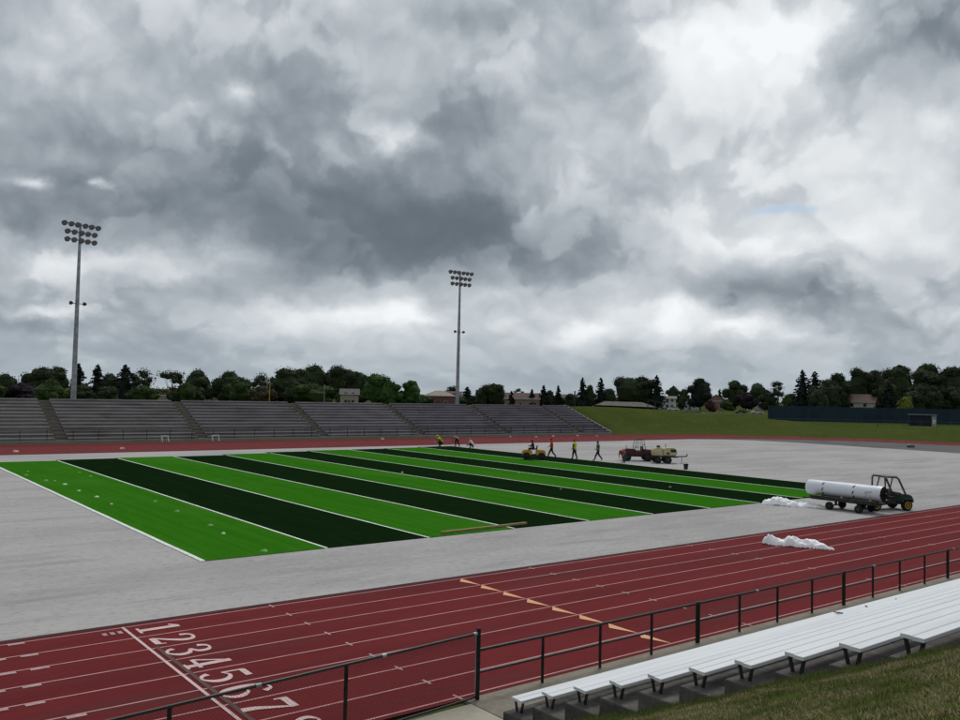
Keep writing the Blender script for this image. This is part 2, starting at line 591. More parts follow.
def height(x, y):
    dx = x-XR if x > XR else (XL-x if x < XL else 0.0)
    dy = y-24.1
    s = math.hypot(dx, dy)-39.4 if dx > 0 else abs(dy)-39.4
    if s < 1.0:
        return -0.05
    if y < -10 and x < 80:
        if x > -0.75:
            return min(4.0, max(-0.05, 0.36*(-17.4-y)-0.55)) if y < -17 else -0.05
        h = grass_bank(x, y) if y < -17.1 else -0.05
        if h > 0.02 and y > -30:
            h += 0.05*mnoise.noise(Vector((x*0.9, y*0.9, 0))) + 0.025*mnoise.noise(Vector((x*3, y*3, 5)))
        return h
    crest = (3.75 if x < 92 else 3.95)*(1-sstep(98, 168, x)) + 0.25
    up = sstep(0.0, 1.0, (s-2.0)/12.5)
    lin = min(1.0, max(0.0, (s-1.0)/10.5))
    up = lin if x < 92 else up*0.5+lin*0.5
    dn = 1-sstep(16, 52, s)
    D = (x-CAMX)*0.617+(y-CAMY)*0.786
    if y > 60 and x < 90.25 and y < 76.9:
        return max(-0.05, min(3.2, 0.414*(y-66.2)-1.0))
    if y > 60 and 90.25 <= x < 98 and y < 80:
        return max(-0.05, min(4.15, 0.414*(y-66.2)+0.10))
    return crest*up*dn + (1-dn)*(0.2+0.7*sstep(230, 330, D)) - 0.05


def axis(parts):
    out = []
    for a, b, st in parts:
        n = max(1, int(round((b-a)/st)))
        out += [a+(b-a)*i/n for i in range(n)]
    out.append(parts[-1][1])
    return out


gx = axis([(-2500, -300, 550), (-300, -60, 30), (-60, -12, 4), (-12, -1.2, 0.3), (-1.2, -1.02, 0.18), (-1.02, -0.7, 0.32), (-0.7, 60, 6), (60, 90.1, 4), (90.1, 90.4, .3), (90.4, 260, 4), (260, 420, 16), (420, 3000, 430)])
gy = axis([(-400, -40, 60), (-40, -30, 2), (-30, -17.15, 0.32), (-17.15, -15, 1.0), (-15, 60, 7.5), (60, 76.7, 2), (76.7, 77.0, .3), (77.0, 120, 2), (120, 180, 6), (180, 420, 20), (420, 3500, 440)])
gv_ = [(x, y, height(x, y)) for y in gy for x in gx]
nx = len(gx)
gf = [(j*nx+i, j*nx+i+1, (j+1)*nx+i+1, (j+1)*nx+i) for j in range(len(gy)-1) for i in range(nx-1)]
me = bpy.data.meshes.new('ground')
me.from_pydata(gv_, [], gf)
me.materials.append(M_grassland)
me.shade_smooth()
put('ground', me, kind='structure')

# infield: old asphalt round the bend, crushed stone over the rest
inner = oval(-6.50, 50.70)
me = bpy.data.meshes.new('infield_asphalt')
me.from_pydata([(x, y, 0.0) for x, y in inner], [], [tuple(range(len(inner)))])
me.materials.append(M_asphalt)
put('infield_asphalt', me, kind='structure')
gpoly = [(x, y) for x, y in inner if x < 91.5]
k0 = max(range(len(gpoly)), key=lambda i: (gpoly[i][0] > 90.9)*1 + (gpoly[i][1] < 0)*1)
near_end = [p for p in gpoly if p[1] < 22 and p[0] > 90]
far_end = [p for p in gpoly if p[1] > 22 and p[0] > 90]
left_arc = [p for p in gpoly if p[0] <= XL+1e-6]
rng = random.Random(3)
edge = [(XR, -6.50), (97, -5.6), (99.8, 0)] + [(99.6+0.35*rng.uniform(-1, 1), y) for y in np.arange(3, 42, 3.0)] + [(98.4, 45.3), (95.5, 48.4), (XR, 50.70)]
gp = edge + left_arc
me = bpy.data.meshes.new('gravel_infield')
me.from_pydata([(x, y, 0.006) for x, y in gp], [], [tuple(range(len(gp)))])
me.materials.append(M_gravel)
infield = put('gravel_infield', me, kind='structure')

# running track
outer = oval(-15.38, 63.6)
track = ring(inner, outer, 0.012, 'running_track', M_track, kind='structure')
ring(oval(-6.49, 50.69), oval(-6.72, 50.92), 0.016, 'track_edge', M_track_edge, track)
LY0, LW = -6.847, 1.049
for j in range(9):
    yn, yf = LY0-LW*j, 51.05+LW*j
    ring(oval(yn+0.026, yf-0.026, 40), oval(yn-0.026, yf+0.026, 40), 0.018, 'lane_line', M_line, track)


def sheet(name, pts, z, m, parent=track):
    me_ = bpy.data.meshes.new(name)
    a = sum(pts[i][0]*pts[(i+1) % len(pts)][1]-pts[(i+1) % len(pts)][0]*pts[i][1] for i in range(len(pts)))
    if a < 0:
        pts = pts[::-1]
    me_.from_pydata([(x, y, z) for x, y in pts], [], [tuple(range(len(pts)))])
    me_.materials.append(m)
    return put(name, me_, parent)


def rect(name, x0, x1, y0, y1, z, m, parent=track):
    return sheet(name, [(x0, y0), (x1, y0), (x1, y1), (x0, y1)], z, m, parent)


YO = LY0-8*LW
rect('start_line', -4.60, -4.53, YO, LY0+0.03, 0.022, M_paint)
rect('dark_start_line', -4.44, -4.34, YO, LY0-2*LW+0.1, 0.022, M_black_mark)
for xt in (-0.72, 8.65, 17.05, 26.2, 35.3, 44.4):
    for j in range(9):
        yj = LY0-LW*j
        rect('tick_mark', xt-0.028, xt+0.028, yj-0.15, yj+0.15, 0.021, M_paint_dull)
for j in range(8):
    yj = LY0-LW*j
    sheet('triangle_mark', [(5.37, yj-0.32), (5.66, yj-0.02), (5.62, yj-LW-0.02)], 0.0225, M_orange)
for j, x0, x1 in [(0, -7.04, -6.70), (1, -6.97, -6.62), (2, -6.97, -6.61), (3, -7.30, -6.97), (4, -7.44, -7.11), (5, -6.98, -6.65),
                  (1, -7.6, -7.24), (2, -7.55, -7.23), (3, -7.92, -7.59), (4, -8.05, -7.71), (5, -7.6, -7.3), (0, -7.9, -7.5)]:
    yj = LY0-LW*j
    rect('dash_mark', x0, x1, yj-0.15, yj-0.03, 0.0215, M_paint_dull)
for k in range(3):
    rect('dash_mark', -5.12+0.17*k, -5.02+0.17*k, LY0-0.5, LY0-0.28, 0.0215, M_paint_dull)

# lane numbers in thick and thin strokes
DIGITS = {
    1: [[(.28, 0, .17), (.28, 1, .17)], [(.08, .035, .07), (.48, .035, .07)], [(.24, .96, .08), (.09, .80, .08)]],
    2: [[(.07, .72, .13), (.11, .90, .11), (.27, .97, .07), (.44, .88, .12), (.46, .68, .15), (.32, .42, .12), (.13, .18, .08), (.06, .06, .06)],
        [(.05, .08, .15), (.50, .08, .15)], [(.49, .04, .06), (.52, .25, .05)]],
    3: [[(.07, .76, .14), (.13, .92, .10), (.28, .97, .06), (.43, .86, .12), (.42, .66, .12), (.22, .55, .06)],
        [(.22, .54, .06), (.44, .44, .12), (.48, .22, .14), (.31, .03, .06), (.14, .07, .09), (.06, .22, .14)]],
    4: [[(.37, 0, .15), (.37, 1, .15)], [(.36, .98, .07), (.03, .30, .07)], [(.01, .28, .09), (.54, .28, .09)], [(.22, .03, .06), (.52, .03, .06)]],
    5: [[(.10, .93, .14), (.47, .93, .14)], [(.11, .97, .06), (.09, .50, .06)],
        [(.09, .50, .05), (.27, .60, .07), (.46, .47, .13), (.48, .22, .14), (.30, .03, .06), (.13, .07, .09), (.06, .22, .14)]],
    6: [[(.46, .80, .13), (.39, .94, .09), (.27, .98, .05), (.12, .80, .12), (.07, .45, .15), (.12, .12, .12), (.28, .02, .05), (.45, .13, .11), (.47, .34, .13), (.31, .53, .05), (.13, .40, .06)]],
    7: [[(.04, .91, .16), (.50, .91, .16)], [(.48, .90, .06), (.34, .55, .10), (.23, .25, .15), (.20, 0, .17)], [(.05, .97, .06), (.03, .72, .06)]],
    8: [[(.28, .98, .05), (.12, .85, .11), (.16, .64, .11), (.40, .46, .12), (.48, .24, .13), (.28, .02, .06), (.08, .22, .12), (.16, .46, .08), (.40, .64, .09), (.44, .85, .11), (.28, .98, .05)]],
}


def spline(pts, n=7):
    if len(pts) == 2:
        return [pts[0], pts[1]]
    out = []
    P_ = [pts[0]]+list(pts)+[pts[-1]]
    for i in range(1, len(P_)-2):
        a, b, c, d = [np.array(q) for q in P_[i-1:i+3]]
        for k in range(n):
            t = k/n
            out.append(tuple(0.5*((2*b)+(-a+c)*t+(2*a-5*b+4*c-d)*t*t+(-a+3*b-3*c+d)*t**3)))
    out.append(tuple(pts[-1]))
    return out


for dgt, strokes in DIGITS.items():
    mb = MB()
    yc = LY0-LW*(dgt-0.5)
    for si, st in enumerate(strokes):
        pl = spline(st)
        L_, R_ = [], []
        for i, (a, b, w) in enumerate(pl):
            a0, b0 = pl[max(0, i-1)][:2]
            a1, b1 = pl[min(len(pl)-1, i+1)][:2]
            dx, dy = a1-a0, b1-b0
            ln = math.hypot(dx, dy) or 1
            nx_, ny_ = -dy/ln*w/2, dx/ln*w/2
            L_.append((a+nx_, b+ny_))
            R_.append((a-nx_, b-ny_))
        z = 0.0225+0.0006*si
        vs_ = [(-4.36+b*0.98, yc-(a-0.28)*1.15, z) for a, b in L_] + [(-4.36+b*0.98, yc-(a-0.28)*1.15, z) for a, b in R_]
        n = len(L_)
        mb.add(vs_, [(i, i+1, n+i+1, n+i) for i in range(n-1)])
    o = mb.build('lane_number', M_paint, track)
    o['label'] = 'painted white lane number %d' % dgt

# concrete along the fence
rng = random.Random(11)
slab = MB().box(-14, -0.72, -17.2, -15.66, -0.10, 0.02).build('concrete_path', M_concrete_pale, bevel=0.01, kind='structure')
strip = MB().box(-0.70, 60, -17.12, -15.40, -0.10, 0.018).build('concrete_strip', M_concrete, kind='structure')
# pink survey paint along the edge of the turf
M_pink = layered('pink_paint', (0.47, 0.345, 0.33), [((0.39, 0.365, 0.355), 5.0, (1, 1, 1), 0.36, 0.54, 1.0), ((0.30, 0.28, 0.27), 14.0, (1, 1, 1), 0.5, 0.7, 0.6)], rough=1.0, spec=0.02)
for (x, y) in [(1.54, -0.8), (5.5, -0.45), (10.96, -0.95), (15.9, -0.7), (20.5, -1.1), (24.6, -0.6), (7.9, -2.2)]:
    pts = [(x+rng.uniform(.15, .5)*math.cos(a), y+rng.uniform(.06, .26)*math.sin(a)) for a in [k*math.pi/11 for k in range(22)]]
    sheet('paint_mark', pts, 0.010, M_pink, infield)

# ================================================================== TURF STRIPS
S5 = 4.572
FAR = [43.5, 44.1, 44.6, 44.3, 45.3, 46.3, 47.0, 47.1, 47.6, 48.2]
NEAR = [0, 0.02, -0.02, 0.03, 0.0, 0.02, -0.03, 0.0, 0.03, 0.0]
ordw = ['first', 'second', 'third', 'fourth', 'fifth', 'sixth', 'seventh', 'eighth', 'ninth', 'tenth']
for k in range(10):
    lightg = k % 2 == 0
    x0, x1 = S5*k+0.012, S5*(k+1)-0.012
    rng = random.Random(50+k)
    n = 24
    wob = lambda i: 0.012*math.sin(i*0.9+k)
    mb = MB()
    vs_, fs = [], []
    for i in range(n+1):
        y = NEAR[k]+(FAR[k]-NEAR[k])*i/n
        for (x, z) in ((x0, 0.008), (x0, 0.030), (x1, 0.030), (x1, 0.008)):
            yy = y + (rng.uniform(-0.12, 0.12) if i == n else 0) + (rng.uniform(-0.02, 0.02) if i == 0 else 0)
            vs_.append((x, yy, z))
    for i in range(n):
        a, b = i*4, i*4+4
        fs += [(a, a+1, b+1, b), (a+1, a+2, b+2, b+1), (a+2, a+3, b+3, b+2)]
    fs += [(3, 2, 1, 0), (4*n, 4*n+1, 4*n+2, 4*n+3)]
    mb.add(vs_, fs)
    if k == 0:
        lab = 'light green turf strip edged by the wide white border line on bare gravel'
    elif k == 9:
        lab = 'dark green turf strip along the open edge where the workers walk'
    else:
        lab = '%s green turf strip, %s counted from the wide white border line' % ('light' if lightg else 'dark', ordw[k])
    st = mb.build('turf_strip', M_turf_light if lightg else M_turf_dark, None, label=lab, cat='artificial turf', group='turf strips laid across the field')
    st.location = (0, 0, 0)
    # white line tufted into one edge of the strip
    wl_ = 0.16 if k == 0 else 0.105
    lx = -0.16 if k == 0 else S5*k-0.052
    lb = MB()
    segs = 30
    vs_, fs = [], []
    for i in range(segs+1):
        y = NEAR[k]-0.03+(min(FAR[k], FAR[max(0, k-1)])-NEAR[k]+0.03)*i/segs
        ww = 0.006*math.sin(i*1.7+k)
        vs_ += [(lx+ww, y, 0.012), (lx+ww, y, 0.034), (lx+wl_+ww, y, 0.034), (lx+wl_+ww, y, 0.012)]
    for i in range(segs):
        a, b = i*4, i*4+4
        fs += [(a, a+1, b+1, b), (a+1, a+2, b+2, b+1), (a+2, a+3, b+3, b+2)]
    fs += [(3, 2, 1, 0), (4*segs, 4*segs+1, 4*segs+2, 4*segs+3)]
    lb.add(vs_, fs)
    lb.build('yard_line', M_turf_white, st)
# ruffled far ends where the last rolls were dropped
for (x, y, r) in [(29.0, 46.9, 1.3), (31.5, 47.4, 1.0), (42.5, 48.3, 1.4), (40.2, 47.9, 1.0)]:
    pass

# small pale scraps dropped on the first strip
M_scrap = mat('pale_fluff', (0.50, 0.62, 0.42), 0.8, var=0.1)
M_scrap2 = mat('pale_fluff_green', (0.16, 0.33, 0.10), 0.8, var=0.1)
rng = random.Random(5)
for i, (x, y) in enumerate([(.4, 32.5), (1.0, 35.1), (.8, 28.7), (1.2, 28.2), (1.3, 26), (1.2, 22.3), (1.35, 19.2), (1.2, 15.9), (3.1, 12), (3.35, 16), (2.9, 7.2), (2.55, 4.9), (2.4, .6), (3.7, 33), (3.7, 30.1), (23.5, 24), (31.2, 20.0), (34.0, 8.0), (26.5, 10.5)]):
    mb = MB()
    n = 9
    r = rng.uniform(.09, .15)
    ringp = [(r*rng.uniform(.7, 1.3)*math.cos(2*math.pi*k/n), r*rng.uniform(.7, 1.3)*math.sin(2*math.pi*k/n), 0.0) for k in range(n)]
    mid = [(p[0]*.6, p[1]*.6, .05*rng.uniform(.5, 1.2)) for p in ringp]
    mb.add(ringp+mid+[(0, 0, .07)], [(k, (k+1) % n, n+(k+1) % n, n+k) for k in range(n)]+[(n+k, n+(k+1) % n, 2*n) for k in range(n)])
    pale = i in (5, 6, 7, 11, 4, 15)
    grp = 'pale tufts on the green turf'
    mb.build('fibre_tuft', M_scrap if pale else M_scrap2, None, smooth=True, loc=(x, y, 0.029),
             label='small whitish fibre tuft lying on the turf' if pale else 'small dull green fibre tuft lying on the turf', cat='tuft', group=grp)
# timber lying along the near edge
MB().bar((10.1, 0.42, 0.085), (14.95, 0.62, 0.085), 0.13, 0.09).build('timber_board', M_wood, None, bevel=0.008, label='long pale timber board lying along the near edge of the turf', cat='board')

# ================================================================== NEAR SEATS AND FENCES
XE, BY0, BD, BZ0, BR, BB = -0.92, -17.12, 0.741, 0.623, 0.291, 0.275
seats = put('bleachers', None, label='stepped concrete bleachers with bare aluminium bench planks beside the grass bank', cat='bleachers')
rng = random.Random(21)
row_dx = [-0.06, -0.04, -0.03, -0.01, 0.01, 0.02, 0.02, 0.02, 0.0, -0.04, -0.06, -0.06]
for j in range(12):
    yj, zj = BY0-BD*j, BZ0+BR*j
    xe = XE+row_dx[j]
    top = zj-0.245
    MB().box(xe-0.14-0.01*(j % 2), 46, yj-BD+0.02, yj+0.06, top-0.9, top).build('concrete_step', M_concrete_dark, seats, bevel=0.012)
    # two planks, in lengths
    for pi, (a, b) in enumerate(((yj-0.132, yj), (yj-BB, yj-0.142))):
        x = xe-0.02*pi+rng.uniform(-.01, .01)
        for ln in (7.4 if pi == 0 else 9.1, 9.1, 9.1, 9.1):
            mb = MB().prism([(a, zj-0.045), (b, zj-0.045), (b, zj-0.006), (b-0.006, zj), (a+0.006, zj), (a, zj-0.006)], 'x', x, x+ln-0.006)
            o = mb.build('bench_plank', M_alu, seats)
            x += ln
    # bent strap brackets under the planks
    x = xe+0.06
    while x < 33:
        mb = MB()
        yc = yj-BB/2
        mb.bar((x, yc+0.115, zj-0.052), (x, yc-0.115, zj-0.052), 0.045, 0.012)
        mb.bar((x, yc+0.10, zj-0.058), (x, yc+0.055, top+0.002), 0.045, 0.018, up=(1, 0, 0))
        mb.bar((x, yc-0.10, zj-0.058), (x, yc-0.055, top+0.002), 0.045, 0.018, up=(1, 0, 0))
        mb.build('bench_bracket', M_black, seats)
        x += 2.35 if x < 10 else 4.7

# dead leaves on the planks
M_leaf = mat('dead_leaf', (0.10, 0.055, 0.04), 0.7, var=0.3)
for (x, y, z, s) in [(8.3, -17.93, .914, .11), (9.46, -18.0, .914, .06), (10.82, -18.08, .914, .12), (12.44, -18.2, .93, .10), (13.4, -18.7, 1.205, .07)]:
    n = 8
    mb = MB()
    vs_ = []
    for i in range(n):
        t = i/(n-1)
        w = s*0.35*math.sin(math.pi*min(.98, t+.05))
        for q in (-1, 0, 1):
            vs_.append(((t-.5)*s*2, q*w, 0.012+0.03*abs(q)*(.5+.5*t)+0.02*(t-.5)**2))
    mb.add(vs_, [(i*3+q, i*3+q+1, i*3+q+4, i*3+q+3) for i in range(n-1) for q in (0, 1)])
    mb.build('dead_leaf', M_leaf, None, loc=(x, y, z), rotz=x*2.1, label='curled dry brown leaf on the aluminium bench planks', cat='leaf', group='dry leaves on the benches')

# railing right of the corner post
FY = -15.55
rail = put('railing', None, label='low black two-rail pipe railing in front of the aluminium benches', cat='railing', loc=(0, 0, 0))
xs = [-0.49+1.672*k for k in range(1, 27)]
for k, x in enumerate(xs):
    if (k+1) % 4 == 0:
        mb = MB().tube([(x-0.035, FY, 0.016), (x-0.035, FY, 0.99)], 0.033, 8).tube([(x+0.035, FY, 0.016), (x+0.035, FY, 0.99)], 0.033, 8)
        mb.build('double_post', M_black_green, rail, smooth=True)
    else:
        MB().tube([(x, FY, 0.016), (x, FY, 0.935)], 0.031, 8).build('post', M_black, rail, smooth=True)
MB().tube([(-0.46, FY, 0.95), (43.5, FY, 0.95)], 0.030, 8).build('top_rail', M_black, rail, smooth=True)
MB().tube([(-0.46, FY+0.012, 0.525), (43.5, FY+0.012, 0.525)], 0.027, 8).build('middle_rail', M_black, rail, smooth=True)
# fittings in paler metal
for x in (8.6, 14.6, 20.0):
    MB().tube([(x-.06, FY, 0.95), (x+.06, FY, 0.95)], 0.036, 8).build('rail_sleeve', M_steel, rail, smooth=True)

# chain-link fence left of it
fence = put('chain_link_fence', None, label='black chain-link fence with top rail along the edge of the running track', cat='fence', loc=(0, 0, 0))
F0, F1 = Vector((-0.49, FY, 0)), Vector((-15.0, -16.75, 0))
fd = (F1-F0)
fl = fd.length
fd.normalize()
FT = 1.27
t = 0.0
k = 0
while t < fl+0.1:
    p = F0+fd*t
    r = 0.042 if k == 0 else 0.034
    MB().tube([(p.x, p.y, 0.016), (p.x, p.y, FT+(0.07 if k == 0 else 0.0))], r, 10).build('post', M_black_green, fence, smooth=True)
    if k == 0:
        MB().lathe([(0.046, 0.0), (0.046, .02), (.03, .04)], (p.x, p.y, FT+.06), (0, 0, 1), 10).build('post_cap', M_black_green, fence, smooth=True)
    t += 3.02
    k += 1
E1 = F0+fd*fl
MB().tube([(F0.x, F0.y, FT), (E1.x, E1.y, FT)], 0.027, 8).build('top_rail', M_black_green, fence, smooth=True)
MB().tube([(F0.x, F0.y, 0.07), (E1.x, E1.y, 0.07)], 0.022, 8).build('bottom_rail', M_black_green, fence, smooth=True)
MB().tube([(F0.x+fd.x*.06, F0.y, FT-.04), (F0.x+fd.x*.06, F0.y, 0.1)], 0.012, 6).build('tension_bar', M_steel, fence, smooth=True)
for tt in (0.05, 4.6, 2.2):
    p = F0+fd*tt
    MB().tube([(p.x, p.y, FT), (p.x+fd.x*.09, p.y+fd.y*.09, FT)], 0.034, 8).build('rail_clamp', M_steel, fence, smooth=True)
vs_, fs = [], []
H_ = FT-0.09
pitch = 0.062
wr = 0.0019
nrm = Vector((-fd.y, fd.x, 0))
i = -int(H_/pitch)-1
while i*pitch < fl:
    for sgn in (1, -1):
        u0, u1 = i*pitch, i*pitch+H_
        za, zb = 0.085, 0.085+H_
        if sgn < 0:
            za, zb = zb, za
        if u0 < 0:
            za += (zb-za)*(0-u0)/H_ if True else 0
            u0 = 0
        if u1 > fl:
            f_ = (fl-u0)/(u1-u0)
            zb = za+(zb-za)*f_
            u1 = fl
        if u1-u0 > 0.01:
            a = F0+fd*u0+Vector((0, 0, za))+nrm*(0.002*sgn)
            b = F0+fd*u1+Vector((0, 0, zb))+nrm*(0.002*sgn)
            d = (b-a).normalized()
            s_ = d.cross(nrm).normalized()
            base = len(vs_)
            for c in (a, b):
                vs_ += [tuple(c+s_*wr), tuple(c-s_*wr*.5+nrm*wr*.87), tuple(c-s_*wr*.5-nrm*wr*.87)]
            fs += [(base, base+1, base+4, base+3), (base+1, base+2, base+5, base+4), (base+2, base, base+3, base+5)]
    i += 1
me = bpy.data.meshes.new('wire_mesh')
me.from_pydata(vs_, [], fs)
me.materials.append(M_black_green)
put('wire_mesh', me, fence, kind='stuff')

# grass on the near bank
rs = np.random.RandomState(4)
NB = 340000
gxs = rs.uniform(-9.8, -1.03, NB)
gys = rs.uniform(-28.6, -17.0, NB)
# only where the bank can be seen from around the camera path, thinner further left
keep = rs.uniform(0, 1, NB) < np.where((gxs < -5) & (gys > -22), 0.3, 1.0)
gxs, gys = gxs[keep], gys[keep]
dry = np.array([mnoise.noise(Vector((x*0.8, y*0.8, 2.0)))*0.7+mnoise.noise(Vector((x*2.7, y*2.7, 9.0)))*0.6 for x, y in zip(gxs, gys)])
edgeb = np.clip((gxs+1.9)/0.9, 0, 1)
dry = dry+0.24-0.55*edgeb + rs.normal(0, .18, len(dry))
gzs = np.array([height(min(x, -1.03), y) for x, y in zip(gxs, gys)])
isdry = dry > 0.12
n = len(gxs)
hgt = np.where(isdry, rs.uniform(.006, .030, n), rs.uniform(.015, .055, n)+0.05*edgeb*rs.uniform(0, 1, n))
ang = rs.uniform(0, 2*np.pi, n)
lean = np.where(isdry, rs.uniform(.015, .06, n), rs.uniform(.0, .04, n))
wid = np.where(isdry, rs.uniform(.002, .0045, n), rs.uniform(.002, .005, n))
ca, sa = np.cos(ang), np.sin(ang)
la = rs.uniform(0, 2*np.pi, n)
V = np.zeros((n, 3, 3))
V[:, 0] = np.stack([gxs-ca*wid, gys-sa*wid, gzs-.01], 1)
V[:, 1] = np.stack([gxs+ca*wid, gys+sa*wid, gzs-.01], 1)
V[:, 2] = np.stack([gxs+np.cos(la)*lean, gys+np.sin(la)*lean, gzs+hgt], 1)
me = bpy.data.meshes.new('bank_grass')
me.from_pydata(V.reshape(-1, 3).tolist(), [], np.arange(3*n).reshape(-1, 3).tolist())
ca_ = me.color_attributes.new('blade', 'FLOAT_COLOR', 'CORNER')
g1 = np.array([0.175, 0.205, 0.050])
g2 = np.array([0.085, 0.115, 0.028])
d1 = np.array([0.360, 0.290, 0.165])
d2 = np.array([0.125, 0.088, 0.050])
mixu = rs.uniform(0, 1, (n, 1))
cols = np.where(isdry[:, None], d1*mixu+d2*(1-mixu), g1*mixu+g2*(1-mixu))
cols4 = np.concatenate([cols, np.ones((n, 1))], 1)
ca_.data.foreach_set('color', np.repeat(cols4, 3, axis=0).astype(np.float32).ravel())
gm = bpy.data.materials.new('grass_blades')
gm.use_nodes = True
gb = gm.node_tree.nodes['Principled BSDF']
gb.inputs['Roughness'].default_value = 0.7
gb.inputs['Specular IOR Level'].default_value = 0.15
an = gm.node_tree.nodes.new('ShaderNodeVertexColor')
an.layer_name = 'blade'
gm.node_tree.links.new(an.outputs[0], gb.inputs['Base Color'])
me.materials.append(gm)
put('bank_grass', me, None, label='short patchy grass with dry brown clippings on the bank beside the benches', cat='grass', kind='stuff')

# ================================================================== FAR STAND
M_seat = [layered('grey_seat_board_%d' % i, c, [((c[0]*.62, c[1]*.6, c[2]*.6), 0.6, (0.4, 1, 1), 0.45, 0.64, 0.8), ((c[0]*1.25, c[1]*1.22, c[2]*1.18), 3.0, (0.15, 1, 1), 0.52, 0.7, 0.6)], rough=0.8)
          for i, c in enumerate([tuple(1.45*q for q in c_) for c_ in ((0.235, 0.220, 0.200), (0.225, 0.215, 0.205), (0.215, 0.205, 0.200), (0.200, 0.190, 0.188), (0.185, 0.175, 0.178), (0.195, 0.180, 0.195), (0.165, 0.150, 0.172), (0.150, 0.138, 0.160))])]
M_stepc = layered('stand_concrete', (0.075, 0.070, 0.066), [((0.045, 0.042, 0.040), 0.8, (1, 1, 1), 0.42, 0.62, 0.8)], rough=0.95)
M_aisle = layered('aisle_concrete', (0.150, 0.132, 0.108), [((0.09, 0.08, 0.066), 0.8, (1, 1, 1), 0.45, 0.65, 0.7)], rough=0.95)
M_wallc = layered('stand_wall_concrete', (0.22, 0.21, 0.19), [((0.16, 0.15, 0.13), 0.7, (0.4, 1, 2), 0.45, 0.65, 0.7)], rough=0.95)
stand = put('grandstand', None, label='long grey bench stand on concrete steps built into the far bank', cat='grandstand', loc=(0, 0, 0))
NR = 12
SD, SR = 0.84, 0.348
SX0, SX1 = -24.0, 90.2
aisles = [-20, -5.1, 9.7, 24.3, 39.5, 54.1, 69.1, 83.8]
for j in range(NR):
    y, z = 66.2+SD*j, 0.10+SR*j
    MB().box(SX0, SX1, y-0.1, y+SD+0.3, z-1.0, z).build('concrete_step', M_stepc, stand)
bounds = [SX0]+[a for a in aisles]+[SX1]
rng = random.Random(8)
for si in range(len(bounds)-1):
    xa = bounds[si]+(0.62 if si > 0 else 0)
    xb = bounds[si+1]-(0.62 if si < len(bounds)-2 else 0)
    for j in range(NR):
        y, z = 66.2+SD*j, 0.10+SR*j
        zz = z+0.40
        MB().prism([(y+0.04, zz-0.13), (y+0.04, zz), (y+0.36, zz), (y+0.36, zz-0.13), (y+0.30, zz-0.13), (y+0.30, z+0.002), (y+0.22, z+0.002), (y+0.22, zz-0.13)], 'x', xa, xb).build('seat_board', M_seat[min(7, si)], stand)
for a in aisles:
    for j in range(NR):
        y, z = 66.2+SD*j, 0.10+SR*j
        MB().prism([(y-.12, z-.34), (y-.12, z+.174), (y+.30, z+.174), (y+.30, z+.012), (y+SD-.13, z+.012), (y+SD-.13, z-.34)], 'x', a-.6, a+.6).build('aisle_step', M_aisle, stand)
# top walkway edge, end kerb, front wall
MB().box(SX0, SX1, 66.2+SD*NR+0.22, 66.2+SD*NR+0.5, 2.5, 4.12).build('back_wall', M_wallc, stand)
MB().prism([(65.9, -0.1), (65.9, 0.42), (66.3+SD*NR+.4, 4.40), (66.3+SD*NR+.4, 3.0), (68, -0.1)], 'x', SX1+0.01, SX1+0.30).build('end_kerb', M_wallc, stand)
MB().box(SX0, SX1-0.02, 65.55, 65.85, -0.1, 0.24).build('front_wall', M_wallc, stand)
frail = put('far_railing', None, label='dark pipe railing with posts along the front of the far bench stand', cat='railing', loc=(0, 0, 0))
for x in np.arange(-23.5, 90, 2.44):
    MB().tube([(x, 65.70, 0.24), (x, 65.70, 1.30)], 0.032, 6).build('post', M_black, frail)
MB().tube([(SX0, 65.70, 1.30), (SX1, 65.70, 1.30)], 0.03, 6).build('top_rail', M_black, frail)
MB().tube([(SX0, 65.70, 0.80), (SX1, 65.70, 0.80)], 0.025, 6).build('middle_rail', M_black, frail)

# ================================================================== FLOODLIGHT MASTS
def mast(x, y, zb, zt, aim, label):
    root = put('floodlight_mast', None, None, label=label, cat='light pole', group='floodlight masts behind the far stand', loc=(x, y, zb), rotz=aim)
    h = zt-zb
    MB().tube([(0, 0, -0.3), (0, 0, h*.55), (0, 0, h)], [.30, .22, .13], 12).build('pole', M_steel, root, smooth=True)
    MB().lathe([(.42, 0), (.42, .06), (.34, .1)], (0, 0, -0.1), (0, 0, 1), 12).build('base_collar', M_steel, root, smooth=True)
    for r, (zz, xs_) in enumerate([(h-0.15, (-2.0, -1.2, -.45, .45, 1.2, 2.0)), (h-1.05, (-1.6, -.8, .05, .8, 1.6)), (h-1.95, (-1.6, -.8, .05, .8, 1.6))]):
        arm = MB().bar((-2.15 if r == 0 else -1.75, .12, zz), (2.15 if r == 0 else 1.75, .12, zz), .10, .10).build('crossarm', M_lampmetal, root)
        for xq in xs_:
            mb = MB().lathe([(.10, -.26), (.17, -.20), (.29, .0), (.34, .12), (.34, .15)], (xq, -.22, zz-.06), (0, -.83, -.56), 12)
            mb.bar((xq, .10, zz), (xq, -.10, zz-.05), .06, .06)
            lamp = mb.build('floodlight', M_lampmetal, root, smooth=True)
            MB().lathe([(.31, 0), (.20, .03)], (xq, -.22-.83*.155, zz-.06-.56*.155), (0, -.83, -.56), 12).build('lens', M_lampglass, lamp, smooth=True)
    zz = h*.545
    MB().bar((-.85, .1, zz), (.85, .1, zz), .07, .07).build('lower_arm', M_lampmetal, root)
    for xq in (-.8, .8):
        MB().lathe([(.10, -.2), (.20, 0), (.24, .12)], (xq, -.1, zz+.05), (0, -.7, -.7), 10).build('floodlight', M_lampmetal, root, smooth=True)
    return root


